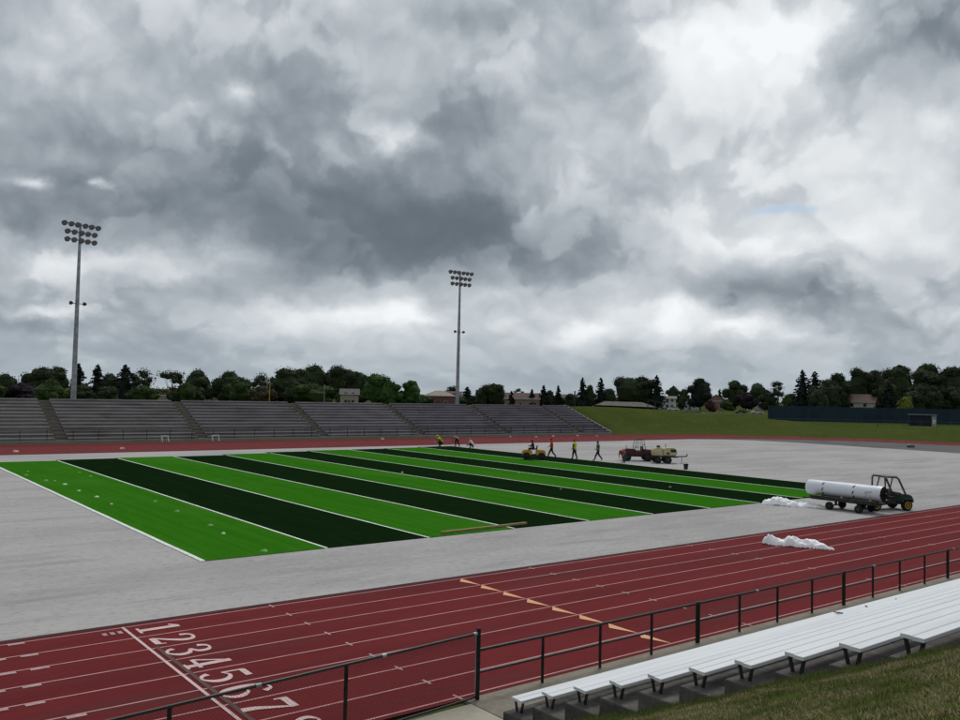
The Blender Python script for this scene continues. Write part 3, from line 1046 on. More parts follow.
mast(13.3, 78.0, 4.15, 24.7, R(14), 'tall grey steel floodlight mast standing before the dark spruces')
mast(68.55, 78.0, 4.15, 25.0, R(-2), 'tall grey steel floodlight mast standing before the low brick house')

# ================================================================== TREES
def foliage(name, dark, light, scale=0.35):
    return layered(name, dark, [(light, scale, (1, 1, 1), 0.42, 0.64, 0.85), (tuple(c*.55 for c in dark), scale*3, (1, 1, 1), 0.5, 0.7, 0.6),
                                (tuple(c*1.25 for c in light), scale*6, (1, 1, 1), 0.55, 0.75, 0.5)], rough=0.8, spec=0.12, bump=0.0)


M_fol = {
    'round': foliage('leaf_dark', (0.0187, 0.0288, 0.0115), (0.0302, 0.0446, 0.0173)),
    'spruce': foliage('leaf_spruce', (0.0108, 0.0180, 0.0130), (0.0187, 0.0288, 0.0194)),
    'airy': foliage('leaf_grey_green', (0.0288, 0.0389, 0.0202), (0.0475, 0.0612, 0.0317)),
    'green': foliage('leaf_bright', (0.028, 0.062, 0.014), (0.050, 0.105, 0.022)),
    'dome': foliage('leaf_black_green', (0.0101, 0.0158, 0.0115), (0.0158, 0.0245, 0.0158)),
    'bush': foliage('leaf_bush', (0.0230, 0.0403, 0.0101), (0.0374, 0.0619, 0.0158)),
    'purple': foliage('leaf_purple', (0.0158, 0.0108, 0.0166), (0.0245, 0.0158, 0.0230)),
    'brown': foliage('leaf_brown', (0.0360, 0.0302, 0.0158), (0.0540, 0.0446, 0.0230)),
    'redbush': foliage('leaf_red', (0.0324, 0.0115, 0.0130), (0.0540, 0.0187, 0.0187)),
    'yellow': foliage('leaf_yellow', (0.080, 0.100, 0.014), (0.135, 0.155, 0.022)),
}
M_bark = mat('bark', (0.060, 0.048, 0.038), 0.95, var=0.25, scale=2, stretch=(4, 4, .6))


def quads(P, Nn, size, rs_):
    n = len(P)
    a = rs_.normal(size=(n, 3))
    t1 = np.cross(Nn, a)
    t1 /= np.linalg.norm(t1, axis=1, keepdims=True)+1e-9
    t2 = np.cross(Nn, t1)
    s1 = (size*rs_.uniform(.55, 1.25, n))[:, None]
    s2 = s1*rs_.uniform(.55, .95, n)[:, None]
    return np.stack([P-t1*s1, P-t2*s2, P+t1*s1, P+t2*s2], 1)


def ball(c, r, rs_, nu=8, nv=5):
    vs_, fs = [], []
    for i in range(nv+1):
        th = math.pi*i/nv
        for k in range(nu):
            ph = 2*math.pi*k/nu
            q = 1+rs_.uniform(-.12, .12)
            vs_.append((c[0]+r[0]*q*math.sin(th)*math.cos(ph), c[1]+r[1]*q*math.sin(th)*math.sin(ph), c[2]+r[2]*q*math.cos(th)))
    for i in range(nv):
        for k in range(nu):
            fs.append((i*nu+k, (i+1)*nu+k, (i+1)*nu+(k+1) % nu, i*nu+(k+1) % nu))
    return vs_, fs


def tree(x, y, h, rad, kind, label, group, seed):
    rs_ = np.random.RandomState(seed)
    zb = height(x, y)
    root = put('tree' if kind not in ('bush', 'redbush', 'brown') else 'shrub', None, None, label=label,
               cat='tree' if kind not in ('bush', 'redbush', 'brown') else 'shrub', group=group, loc=(x, y, zb), rotz=rs_.uniform(0, 6.28))
    if kind == 'spruce':
        root.name = 'spruce_tree'
    leaf = 0.34 if h > 6 else 0.26
    vs_, fs, Q = [], [], []
    tb = MB()
    if kind == 'spruce':
        tb.tube([(0, 0, -.3), (0, 0, h*.5), (0, 0, h*.97)], [max(.14, h*.018), h*.011, .03], 7)
        nb = int(46+h*5)
        for i in range(nb):
            t = (i+rs_.uniform(0, 1))/nb
            zc = h*(0.06+0.92*t)
            ln = rad*1.15*(1-t)**0.72*rs_.uniform(.68, 1.12)+0.15
            a = rs_.uniform(0, 2*np.pi)
            m = max(6, int(14*ln+6))
            u = rs_.uniform(0.12, 1, m)**.8
            droop = -0.22*ln*u**1.5+0.10*ln*u**3
            w = (0.12+0.30*ln*(1-u)*.8)
            Pp = np.stack([np.cos(a)*ln*u-np.sin(a)*rs_.normal(0, 1, m)*w*.6, np.sin(a)*ln*u+np.cos(a)*rs_.normal(0, 1, m)*w*.6, zc+droop+rs_.normal(0, .10, m)], 1)
            Nn = np.stack([np.cos(a)*.5+rs_.normal(0, .45, m), np.sin(a)*.5+rs_.normal(0, .45, m), .6+rs_.normal(0, .4, m)], 1)
            Nn /= np.linalg.norm(Nn, axis=1, keepdims=True)
            Q.append(quads(Pp, Nn, leaf*.85, rs_))
            if i % 6 == 0 and ln > .6:
                tb.tube([(0, 0, zc), (math.cos(a)*ln*.8, math.sin(a)*ln*.8, zc-.12*ln)], [.05, .015], 5)
        # dense inner cone of twigs
        v2, f2 = [], []
        for i in range(7):
            t = i/6
            for k in range(8):
                r = rad*.55*(1-t)**.9*rs_.uniform(.8, 1.15)+.03
                v2.append((r*math.cos(k*math.pi/4), r*math.sin(k*math.pi/4), h*(.08+.84*t)))
        for i in range(6):
            for k in range(8):
                f2.append((i*8+k, i*8+(k+1) % 8, (i+1)*8+(k+1) % 8, (i+1)*8+k))
        vs_ += v2
        fs += f2
    else:
        bushy = kind in ('bush', 'redbush', 'brown', 'yellow')
        th = h*(0.02 if bushy else (0.10 if kind == 'airy' else 0.05))
        tr = max(.10, h*.022)
        tb.tube([(0, 0, -.3), (rs_.uniform(-.1, .1), rs_.uniform(-.1, .1), th+h*.15), (rs_.uniform(-.3, .3), rs_.uniform(-.3, .3), h*.7)], [tr, tr*.75, tr*.25], 8)
        nl = {'airy': 17, 'dome': 16}.get(kind, 15)
        ch = (h-th)
        lob = []
        for i in range(nl):
            a = rs_.uniform(0, 2*np.pi)
            if i < 3:
                u, zc = rs_.uniform(0, .35), th+ch*rs_.uniform(.68, .80)
            else:
                u, zc = rs_.uniform(.30, .72), th+ch*rs_.uniform(.10, .72)
            env = math.sqrt(max(.15, 1-((zc-th-ch*.42)/(ch*.62))**2))
            r0 = rad*rs_.uniform(.30, .46)
            c = (rad*u*env*math.cos(a), rad*u*env*math.sin(a), zc)
            rr = (r0, r0, min(r0*.85, ch*.27))
            lob.append((c, rr))
        area = rad*h
        nleaf = int(np.clip((18 if kind == 'airy' else 26)*area*(0.34/leaf)**2, 700, 4600))
        for (c, rr) in lob:
            m = int(nleaf/nl)
            d = rs_.normal(size=(m, 3))
            d /= np.linalg.norm(d, axis=1, keepdims=True)
            d[:, 2] = np.where(d[:, 2] < -.35, -d[:, 2]*.6, d[:, 2])
            k_ = (rs_.uniform(.70, 1.10, m) if kind != 'airy' else rs_.uniform(.35, 1.25, m))[:, None]
            Pp = np.array(c)+d*np.array(rr)*k_
            Nn = d*.9+rs_.normal(0, .45, (m, 3))
            Nn[:, 2] += .15
            Nn /= np.linalg.norm(Nn, axis=1, keepdims=True)
            Q.append(quads(Pp, Nn, leaf, rs_))
            q = .80 if kind != 'airy' else .45
            v2, f2 = ball(c, (rr[0]*q, rr[1]*q, rr[2]*q), rs_)
            b0 = len(vs_)
            vs_ += v2
            fs += [tuple(i_+b0 for i_ in f_) for f_ in f2]
            if rs_.uniform() < .6 and not bushy:
                tb.tube([(0, 0, th+ch*.1), (c[0]*.55, c[1]*.55, th*.4+c[2]*.55), c], [tr*.5, tr*.3, .03], 5)
        # a body of foliage behind the lobes
        if kind != 'airy':
            v2, f2 = ball((0, 0, th+ch*.46), (rad*.62, rad*.62, ch*.40), rs_, 10, 7)
            b0 = len(vs_)
            vs_ += v2
            fs += [tuple(i_+b0 for i_ in f_) for f_ in f2]
    Qa = np.concatenate(Q)
    b0 = len(vs_)
    allv = vs_+Qa.reshape(-1, 3).tolist()
    allf = fs+(np.arange(len(Qa)*4).reshape(-1, 4)+b0).tolist()
    me_ = bpy.data.meshes.new('crown')
    me_.from_pydata(allv, [], allf)
    me_.materials.append(M_fol[kind])
    put('crown', me_, root)
    tb.build('trunk', M_bark, root, smooth=True)
    return root


KINDLAB = {
    'round': 'dark leafy tree', 'spruce': 'dark pointed spruce', 'airy': 'loose grey-green tree', 'green': 'bright green leafy tree',
    'dome': 'very dark rounded tree', 'bush': 'low mid-green bush', 'purple': 'low purple-leaved tree', 'brown': 'low brownish bush', 'redbush': 'dark red bush', 'yellow': 'small bright yellow-green tree'}
A_, B_, C_, D_ = ('far trees behind the left half of the stand', 'far trees behind the right half of the stand', 'trees among the houses', 'tall trees behind the tennis court fence')
WHERE = {A_: 'behind the far stand, left of the round bright green trees', B_: 'behind the far stand near the second mast',
         C_: 'among the houses beyond the grass slope', D_: 'behind the dark tennis court screen'}
TREES = [
    (41, 294, 8.7, 5.7, 'round'), (42, 269, 6.1, 6.5, 'purple', 'low purple-leaved tree left of the first floodlight mast'), (54, 308, 12.4, 7.1, 'round'), (61, 314, 12.7, 5.5, 'round'),
    (46, 253, 7.5, 6.3, 'bush', 'wide mid-green bush between the purple tree and the first mast'), (60, 279, 12.9, 4.0, 'spruce', 'pointed dark spruce directly behind the first floodlight mast'),
    (65, 275, 12.7, 3.8, 'spruce', 'narrow dark spruce between the first mast and the broad spruce'), (75, 279, 13.1, 6.9, 'spruce', 'broadest dark spruce behind the far stand'), (76, 302, 10.2, 5.5, 'round'),
    (92, 314, 12.7, 7.0, 'airy'), (68, 236, 6.6, 4.5, 'bush'), (104, 317, 13.2, 6.8, 'airy'), (105, 292, 12.2, 7.6, 'round'), (82, 237, 7.2, 4.7, 'bush'),
    (111, 275, 11.9, 8.1, 'round'), (99, 236, 9.0, 5.5, 'bush'), (148, 330, 12.7, 7.6, 'airy'), (101, 223, 6.8, 4.7, 'brown', 'low brownish bush beside the yellow post'), (140, 289, 13.8, 9.2, 'round'),
    (157, 299, 17.4, 9.3, 'round', 'tallest dark leafy tree behind the far stand, in the middle clump'), (166, 293, 16.4, 9.3, 'round'), (167, 280, 15.0, 6.2, 'round'), (121, 231, 8.2, 9.4, 'bush', 'widest green bush, below the tallest clump behind the stand'), (116, 235, 7.8, 3.3, 'round'),
    (143, 225, 13.0, 6.6, 'green', 'large bright green leafy tree next to the small beige house'), (142, 214, 10.2, 4.3, 'green', 'bright green tree at the flank of the large bright green one'), (148, 210, 10.7, 4.2, 'green', 'round bright green tree standing alone beside the brick house'), (166, 244, 6.7, 2.3, 'round'),
    (226, 293, 9.8, 4.2, 'airy'), (220, 274, 8.5, 4.0, 'spruce'), (190, 225, 8.9, 4.2, 'round'), (193, 222, 10.5, 4.9, 'round', 'rounded dark tree between the second mast and the brown-roofed house'),
    (211, 233, 6.6, 1.8, 'spruce'), (330, 366, 10.5, 3.7, 'airy', 'small hazy tree showing over the brown roof'), (230, 242, 7.8, 2.1, 'spruce'), (234, 239, 9.7, 3.2, 'spruce'), (249, 251, 8.8, 2.7, 'round'), (232, 228, 9.5, 2.1, 'spruce'),
    (235, 224, 7.1, 2.9, 'round'), (214, 196, 12.2, 3.1, 'spruce', 'tall dark conifer at the end of the far stand'), (222, 200, 10.8, 2.8, 'round'), (232, 204, 12.8, 3.1, 'spruce', 'slim spire-topped spruce above the long low roof'), (261, 226, 9.7, 3.9, 'round'),
    (273, 227, 16.1, 7.9, 'round', 'broad dark tree behind the long low roof'), (292, 235, 16.3, 7.8, 'round', 'broad dark tree behind the white two-storey house'), (290, 225, 15.8, 5.0, 'spruce'), (324, 243, 12.9, 3.7, 'round'), (342, 251, 11.8, 3.6, 'round'), (298, 207, 15.5, 6.4, 'dome', 'very dark rounded tree beside the white two-storey house'),
    (278, 201, 6.9, 2.5, 'round'), (401, 272, 11.3, 3.4, 'spruce'), (378, 245, 17.0, 6.9, 'round'), (395, 243, 16.3, 7.6, 'round'), (380, 221, 17.5, 5.6, 'airy', 'feathery grey-green tree where the tennis screen begins'), (330, 183, 8.9, 4.4, 'bush', 'light green bush at the start of the tennis screen'),
    (273, 183, 5.1, 3.0, 'redbush', 'dark red bush beside the white garage'), (330, 216, 5.7, 4.2, 'bush', 'mid-green bush in front of the gabled brick house'), (345, 216, 9.7, 5.8, 'purple', 'purple-leaved tree standing behind the parked cars'), (384, 229, 9.3, 5.8, 'round'),
    (275, 144, 17.0, 5.6, 'spruce'), (285, 145, 16.8, 5.8, 'spruce'), (298, 143, 17.6, 6.6, 'round'), (283, 138, 13.8, 6.2, 'round'), (310, 141, 20.4, 6.6, 'round'), (315, 137, 20.1, 6.2, 'round'),
    (329, 135, 22.8, 7.6, 'round'), (337, 128, 23.6, 8.3, 'round'), (338, 119, 21.9, 8.2, 'round'), (346, 113, 21.0, 7.8, 'round'), (355, 106, 19.7, 8.7, 'round'),
    (293, 121, 12.7, 5.4, 'spruce'), (272, 105, 8.9, 3.3, 'yellow', 'small bright yellow-green tree behind the tennis court screen'), (312, 115, 13.1, 7.3, 'round'), (319, 110, 12.6, 6.6, 'round'), (262, 130, 9.8, 5.1, 'round'), (262, 137, 9.0, 4.6, 'spruce'), (292, 141, 10.9, 3.3, 'round'), (326, 104, 11.4, 7.3, 'round'), (322, 131, 20.6, 6.5, 'round'), (331, 122, 19.5, 7.0, 'round'), (306, 128, 15.5, 6.0, 'round'), (287, 141, 15.0, 5.0, 'round'), (300, 113, 14.0, 6.0, 'round'), (275, 139, 12.5, 4.5, 'round'), (282, 108, 10.5, 5.0, 'round'),
]
LANDMARKS = {
    A_: [('the first floodlight mast', 13.3, 78), ('the house gable', 97, 295), ('the low reddish roof', 116, 305), ('the yellow upright', 53, 112.4), ('the small beige house', 144, 245)],
    B_: [('the second floodlight mast', 68.5, 78), ('the wide brown roof', 225, 244), ('the small reddish house', 255, 247), ('the dark end post', 93.5, 77.5)],
    C_: [('the pavilion roof', 117.4, 87.3), ('the white two-storey house', 306, 232), ('the pale garage', 314, 225), ('the gabled brick house', 349, 236), ('the low white house', 386, 232)],
    D_: [('the start of the tennis screen', 205, 104), ('the cream house', 299, 135.5), ('the yellow-green tree', 272, 105), ('the navy shed', 219.4, 76)],
}
RANK = ['tallest', 'second tallest', 'third tallest', 'fourth tallest', 'fifth tallest', 'sixth tallest', 'seventh tallest', 'eighth tallest', 'ninth tallest', 'tenth tallest', 'eleventh tallest', 'twelfth tallest']


def tree_labels(defs):
    """defs: (index, x, y, h, words, group) -> label that names the nearest landmark and the rank by height there"""
    bins = {}
    for (i_, x_, y_, h_, words, grp) in defs:
        a_ = math.atan2(x_-CAMX, y_-CAMY)
        lm = min(LANDMARKS[grp], key=lambda q: abs(math.atan2(q[1]-CAMX, q[2]-CAMY)-a_))[0]
        bins.setdefault((words, lm), []).append((h_, i_))
    out = {}
    for (words, lm), lst in bins.items():
        lst.sort(reverse=True)
        for r_, (h_, i_) in enumerate(lst):
            out[i_] = '%s rising behind %s' % (words, lm) if len(lst) == 1 else '%s %s of those behind %s' % (RANK[r_], words, lm)
    return out


tdefs = []
for i, tdef in enumerate(TREES):
    grp = A_ if i < 30 else (B_ if i < 41 else (C_ if i < 61 else D_))
    tdefs.append((i, tdef[0], tdef[1], tdef[2], KINDLAB[tdef[4]], grp))
auto = tree_labels([t for t, d in zip(tdefs, TREES) if len(d) <= 5])
for i, tdef in enumerate(TREES):
    x, y, h, rad, kind = tdef[:5]
    tree(x, y, h, rad, kind, tdef[5] if len(tdef) > 5 else auto[i], tdefs[i][5], 100+i)

# low hedge of bushes closing the gaps under the far trees
rng = random.Random(19)
hedge = []
for i, (x, y) in enumerate([(33, 262), (56, 258), (62, 250), (76, 262), (88, 258), (95, 268), (108, 250), (118, 262), (128, 255), (150, 258), (158, 262), (170, 255), (178, 250), (205, 262), (214, 256), (160, 240), (240, 236), (247, 232)]):
    hedge.append((i, x, y, rng.uniform(4.6, 6.2), 'low dark hedge bush' if i % 3 else 'low green hedge bush', A_ if x < 172 else B_))
auto = tree_labels(hedge)
for (i, x, y, h, wds, grp) in hedge:
    tree(x, y, h, rng.uniform(4.5, 6.5), 'round' if i % 3 else 'bush', auto[i], 'hedge bushes under the far trees', 400+i)

# ================================================================== HOUSES
M_glass = mat('window_glass', (0.025, 0.030, 0.036), 0.12, var=0.2, spec=0.6)
M_whitetrim = mat('white_trim', (0.62, 0.62, 0.60), 0.6, var=0.06)


def house(x, y, w, d, hw, hr, wallc, roofc, label, hip=False, gable_front=False, chimney=False, wins=2, door=True, turn=0.0, storeys=1, zb=None):
    ang = math.atan2(y-CAMY, x-CAMX)-math.pi/2+turn      # front looks towards the field
    root = put('house', None, None, label=label, cat='house', group='houses beyond the field', loc=(x, y, height(x, y)-0.05 if zb is None else zb), rotz=ang)
    mw = mat('wall_%s' % label[:18].replace(' ', '_'), wallc, 0.85, var=0.10, scale=1.2)
    mr = mat('roof_%s' % label[:18].replace(' ', '_'), roofc, 0.9, var=0.18, scale=2.0, stretch=(1, 1, 4))
    X0, X1, Y0, Y1 = -w/2, w/2, 0.0, d
    mb = MB().box(X0, X1, Y0, Y1, -0.5, hw)
    ov = 0.45
    if gable_front:
        mb.prism([(X0, hw), (X1, hw), (0, hw+hr)], 'y', Y0+.001, Y1-.001)
    elif not hip:
        mb.prism([(Y0, hw), (Y1, hw), (d/2, hw+hr)], 'x', X0+.001, X1-.001)
    mb.build('wall', mw, root)
    rb = MB()
    e = hw-ov*hr/(w/2 if gable_front else d/2)
    th_ = 0.16
    if hip:
        q = min(d/2, w/2-.2)
        rv = [(X0-ov, Y0-ov, hw), (X1+ov, Y0-ov, hw), (X1+ov, Y1+ov, hw), (X0-ov, Y1+ov, hw), (X0+q, d/2, hw+hr), (X1-q, d/2, hw+hr)]
        rb.add(rv, [(0, 1, 5, 4), (1, 2, 5), (2, 3, 4, 5), (3, 0, 4), (3, 2, 1, 0)])
    elif gable_front:
        rb.prism([(X0-ov, e), (0, hw+hr+.04), (X1+ov, e), (X1+ov, e+th_), (0, hw+hr+.04+th_), (X0-ov, e+th_)], 'y', Y0-ov, Y1+ov)
    else:
        rb.prism([(Y0-ov, e), (d/2, hw+hr+.04), (Y1+ov, e), (Y1+ov, e+th_), (d/2, hw+hr+.04+th_), (Y0-ov, e+th_)], 'x', X0-ov, X1+ov)
    roof = rb.build('roof', mr, root)
    if chimney:
        MB().box(w*.22, w*.22+.7, d*.4, d*.4+.6, hw+hr*.3, hw+hr+.9).build('chimney', mw, roof)
    MB().box(X0-ov, X1+ov, Y0-ov-.06, Y0-ov-.005, (hw if hip else e)-.12, (hw if hip else e)+.10).build('eaves_board', M_whitetrim, root)
    for s in range(storeys):
        zc = 1.0+s*2.7
        for k in range(wins):
            xc = X0+w*(k+.75)/(wins+.5)
            f = MB()
            for a_ in ((xc-.62, xc+.62, zc-.07, zc), (xc-.62, xc+.62, zc+1.15, zc+1.22), (xc-.62, xc-.55, zc, zc+1.15), (xc+.55, xc+.62, zc, zc+1.15)):
                f.box(a_[0], a_[1], Y0-.06, Y0-.004, a_[2], a_[3])
            wo = f.build('window', M_whitetrim, root)
            MB().box(xc-.55, xc+.55, Y0-.035, Y0-.008, zc, zc+1.15).build('pane', M_glass, wo)
    if door:
        do = MB().box(-w*.02-.45, -w*.02+.45, Y0-.05, Y0-.003, 0, 2.05).build('door', mat('door_brown', (.10, .06, .045), .6), root)
        MB().box(-w*.02+.30, -w*.02+.36, Y0-.09, Y0-.05, 1.0, 1.1).build('handle', M_steel, do)
    return root


house(97, 295, 9.5, 9, 2.3, 1.7, (.33, .29, .23), (.20, .10, .09), 'beige house showing only its gable over the far stand', gable_front=True)
house(116, 305, 11.5, 9, 2.2, 1.5, (.30, .25, .22), (.19, .115, .11), 'house with low reddish brown roof over the far stand')
house(144, 245, 6.5, 8, 4.4, 1.6, (.36, .32, .26), (.13, .12, .115), 'small beige house beside the bright green trees', storeys=2)
house(187, 249, 13, 10, 4.2, 2.1, (.17, .085, .07), (.34, .29, .24), 'brick house with pale hipped roof left of the second mast', hip=True)
house(202, 262, 9, 9, 4.0, 2.0, (.20, .12, .10), (.15, .10, .09), 'low brown house to the right behind the pale hipped roof')
house(225.5, 244, 16, 10, 3.8, 2.2, (.26, .17, .14), (.135, .085, .075), 'wide brown-roofed house among small conifers', wins=3)
house(255, 247, 9, 9, 3.6, 2.2, (.30, .20, .17), (.17, .11, .10), 'small reddish house between the dark conifers')
house(306, 232, 8.0, 8, 5.2, 0.9, (.66, .66, .64), (.22, .20, .19), 'white two-storey house with dark windows beside the black-green tree', storeys=2, wins=3)
house(303, 241, 11, 8, 3.6, 1.2, (.16, .18, .18), (.13, .14, .15), 'grey-blue side wing left of the white two-storey house')
house(314, 225, 9, 8, 3.4, 1.2, (.42, .42, .45), (.17, .17, .19), 'pale garage building beside the dark red bush', wins=2)
house(349, 236, 11, 9, 4.6, 3.0, (.24, .14, .12), (.12, .085, .08), 'brick house with steep gable behind the parked cars', gable_front=True)
house(359, 224, 1.9, 1.9, 8.0, 0.3, (.62, .60, .58), (.3, .3, .3), 'slim white chimney block beside the purple-leaved tree', wins=0, door=False)
house(386, 232, 10, 8, 3.9, 0.9, (.55, .55, .54), (.2, .2, .2), 'low white house at the start of the tennis screen')
house(299, 135.5, 11.5, 9, 5.6, 2.6, (.52, .48, .42), (.14, .095, .085), 'cream house with brown roof rising above the tennis court screen', wins=2, storeys=2, turn=-.25)

# long low pavilion roof on the slope
px_, py_ = 117.4, 87.3
pav = put('pavilion', None, None, label='long low pavilion with flat pale grey-brown roof on the grass slope', cat='pavilion', loc=(px_, py_, height(px_, py_)-0.1), rotz=math.atan2(py_-CAMY, px_-CAMX)-math.pi/2)
pz = 5.15-height(px_, py_)
M_pavroof = mat('pavilion_roof', (0.135, 0.125, 0.112), 0.9, var=0.12, scale=1)
MB().add([(-6, -2, pz-.75), (6, -2, pz-.95), (6, 2.5, pz-.95), (-6, 2.5, pz-.75), (-4.2, .2, pz), (3.2, .2, pz-.05)], [(0, 1, 5, 4), (1, 2, 5), (2, 3, 4, 5), (3, 0, 4), (3, 2, 1, 0)]).build('roof', M_pavroof, pav)
for q in np.arange(-5.6, 5.7, 1.6):
    MB().box(q-.07, q+.07, -1.75, -1.61, -0.4, pz-.80).build('post', M_black, pav)
MB().box(-5.5, 5.5, 1.6, 1.9, -0.6, pz-.9).build('back_wall', mat('pavilion_wall', (.10, .09, .085), .9), pav)

# ================================================================== PARKED CARS
M_cglass = mat('car_glass', (0.015, 0.018, 0.022), 0.08, var=0.1, spec=0.6)
M_chead = mat('car_lamp', (0.55, 0.55, 0.52), 0.2, var=0.05, spec=0.6)
M_ctail = mat('tail_lamp', (0.25, 0.01, 0.01), 0.3, var=0.05)
M_rim = mat('wheel_rim', (0.32, 0.33, 0.34), 0.35, var=0.1, metal=0.7)


def car(x, y, heading, color, label, kind='sedan', z=None):
    root = put('parked_car', None, None, label=label, cat='car', group='cars parked beyond the slope', loc=(x, y, height(x, y) if z is None else z), rotz=heading)
    paint = mat('paint_'+label[:12].replace(' ', '_'), color, 0.3, var=0.04, spec=0.5, coat=0.6)
    W = 0.88
    if kind == 'pickup':
        low = [(-2.6, .42), (-2.6, .98), (-0.55, 1.0), (-.55, 1.02), (1.15, 1.04), (2.35, .92), (2.55, .75), (2.55, .40)]
        cab = [(-.55, 1.0), (-.45, 1.62), (.55, 1.64), (1.2, 1.03)]
        ax = (-1.6, 1.7)
    else:
        low = [(-2.25, .38), (-2.28, .82), (-1.75, .92), (1.0, .92), (2.05, .78), (2.25, .62), (2.25, .34)]
        cab = [(-1.7, .90), (-1.1, 1.38), (.25, 1.40), (1.05, .91)]
        ax = (-1.35, 1.35)
    MB().prism(low, 'y', -W, W).build('body', paint, root, bevel=.06, smooth=True)
    roofp = MB().add([(cab[0][0], -W+.06, cab[0][1]), (cab[1][0], -W+.22, cab[1][1]), (cab[2][0], -W+.22, cab[2][1]), (cab[3][0], -W+.06, cab[3][1]),
                      (cab[0][0], W-.06, cab[0][1]), (cab[1][0], W-.22, cab[1][1]), (cab[2][0], W-.22, cab[2][1]), (cab[3][0], W-.06, cab[3][1])],
                     [(0, 1, 2, 3), (7, 6, 5, 4), (0, 4, 5, 1), (1, 5, 6, 2), (2, 6, 7, 3), (3, 7, 4, 0)])
    roofp.build('cabin', M_cglass, root)
    MB().box(cab[1][0]-.03, cab[2][0]+.05, -W+.19, W-.19, cab[1][1]+.003, cab[1][1]+.07).build('roof', paint, root, bevel=.02, smooth=True)
    for s in (-1, 1):
        for a_, b_ in ((cab[1], cab[0]), (cab[2], cab[3])):
            MB().bar((a_[0], s*(W-.21), a_[1]), (b_[0], s*(W-.05), b_[1]), .07, .07).build('pillar', paint, root)
        for q in ax:
            wh = MB().lathe([(.30, -.10), (.335, -.07), (.335, .07), (.30, .10)], (q, s*(W-.04), .335), (0, 1, 0), 16).build('wheel', M_rubber, root, smooth=True)
            MB().lathe([(.20, 0), (.18, .012)], (q, s*(W+.062), .335), (0, s, 0), 12).build('rim', M_rim, wh)
        MB().box(low[-2][0]-.12, low[-2][0]+.01, s*W*.62-.2, s*W*.62+.2, .60, .74).build('headlight', M_chead, root)
        MB().box(low[0][0]-.04, low[0][0]+.06, s*W*.72-.16, s*W*.72+.16, .64, .80).build('tail_light', M_ctail, root)
    return root


car(237.3, 165.0, R(-38), (.045, .055, .065), 'dark pickup truck parked next to a white car on the slope', 'pickup', z=-0.35)
car(237.6, 158.6, R(-36), (.62, .63, .63), 'white car parked next to the dark pickup truck', z=-0.3)
car(264.5, 162.8, R(-36), (.03, .032, .035), 'dark car parked in front of the purple-leaved tree', z=.9)
car(269.2, 159.1, R(-34), (.66, .67, .67), 'white car parked between the dark car and the tennis screen', z=.9)
car(252.4, 185.0, R(-38), (.64, .65, .65), 'white car parked in front of the white two-storey house', z=1.3)
MB().box(-14, 14, -4, 4, -.5, 0).build('parking_lot', M_asphalt, None, kind='structure', loc=(266, 162, 0.88), rotz=R(-36))
MB().box(-12, 12, -5, 5, -.5, 0).build('driveway', M_asphalt, None, kind='structure', loc=(250.5, 187, 1.28), rotz=R(-38))

# ================================================================== COURT SCREEN, SHED, HILL FENCE, POSTS
M_screen = layered('windscreen_cloth', (0.016, 0.034, 0.046), [((0.011, 0.024, 0.034), 0.4, (1, 1, .3), 0.45, 0.65, 0.8), ((0.020, 0.040, 0.050), 1.5, (1, 1, .4), 0.5, 0.7, 0.5)], rough=0.9, bump=0.2, bscale=2)
M_screen_g = layered('windscreen_green', (0.013, 0.033, 0.028), [((0.009, 0.024, 0.022), 0.4, (1, 1, .3), 0.45, 0.65, 0.8)], rough=0.9)
court = put('tennis_court_fence', None, None, label='long tall tennis court fence hung with dark blue-green screen cloth', cat='fence', loc=(0, 0, 0))
W0, W1 = Vector((199.1, 108.6, 0)), Vector((262, 57.6, 0))
wd = (W1-W0)
wlen = wd.length
wd.normalize()
npan = int(wlen/3.05)
wnm = Vector((wd.y, -wd.x, 0))
for k in range(npan+1):
    p = W0+wd*(k*wlen/npan)
    MB().tube([(p.x, p.y, height(p.x, p.y)-.2), (p.x, p.y, 4.65)], .05, 6).build('post', M_black_green, court)
    if k < npan:
        q = W0+wd*((k+1)*wlen/npan)
        gz = max(height(p.x, p.y), height(q.x, q.y))+.22
        mb = MB()
        n_ = 5
        vs_ = []
        for i in range(n_):
            t = i/(n_-1)
            c = p.lerp(q, t)
            for zz in (gz, (gz+4.55)/2, 4.55):
                b_ = -.06-.05*math.sin(math.pi*t)*(1 if abs(zz-2.4) < 1 else .3)
                vs_.append((c.x+wnm.x*b_*-1, c.y+wnm.y*b_*-1, zz))
        mb.add(vs_, [(i*3+s, i*3+s+1, i*3+s+4, i*3+s+3) for i in range(n_-1) for s in (0, 1)])
        mb.build('screen_panel', M_screen if k < npan*.74 else M_screen_g, court)
MB().tube([(W0.x, W0.y, 4.65), (W1.x, W1.y, 4.65)], .035, 6).build('top_rail', M_black_green, court)

sa_ = math.atan2(76.2-CAMY, 220.9-CAMX)-math.pi/2
shed = put('storage_shed', None, None, label='dark navy shed with pale end wall in front of the tennis screen', cat='shed', loc=(219.4, 76.0, -0.1), rotz=sa_+.12)
MB().box(-2.9, 2.2, 0, 3.2, -.3, 3.05).build('wall', mat('navy_boards', (.012, .016, .028), .8, var=.2), shed)
MB().box(2.203, 3.3, -.02, 3.2, -.3, 3.0).build('end_wall', mat('pale_boards', (.30, .29, .28), .8, var=.15), shed)
MB().box(-3.15, 3.5, -.25, 3.5, 3.06, 3.28).build('roof', mat('shed_roof', (.12, .12, .13), .8, var=.1), shed)
MB().box(-1.2, -.1, -.04, -.003, 0, 2.1).build('door', mat('navy_door', (.016, .02, .034), .7), shed)
MB().box(2.5, 3.0, -.05, -.021, 1.0, 2.0).build('notice', M_whitetrim, shed)
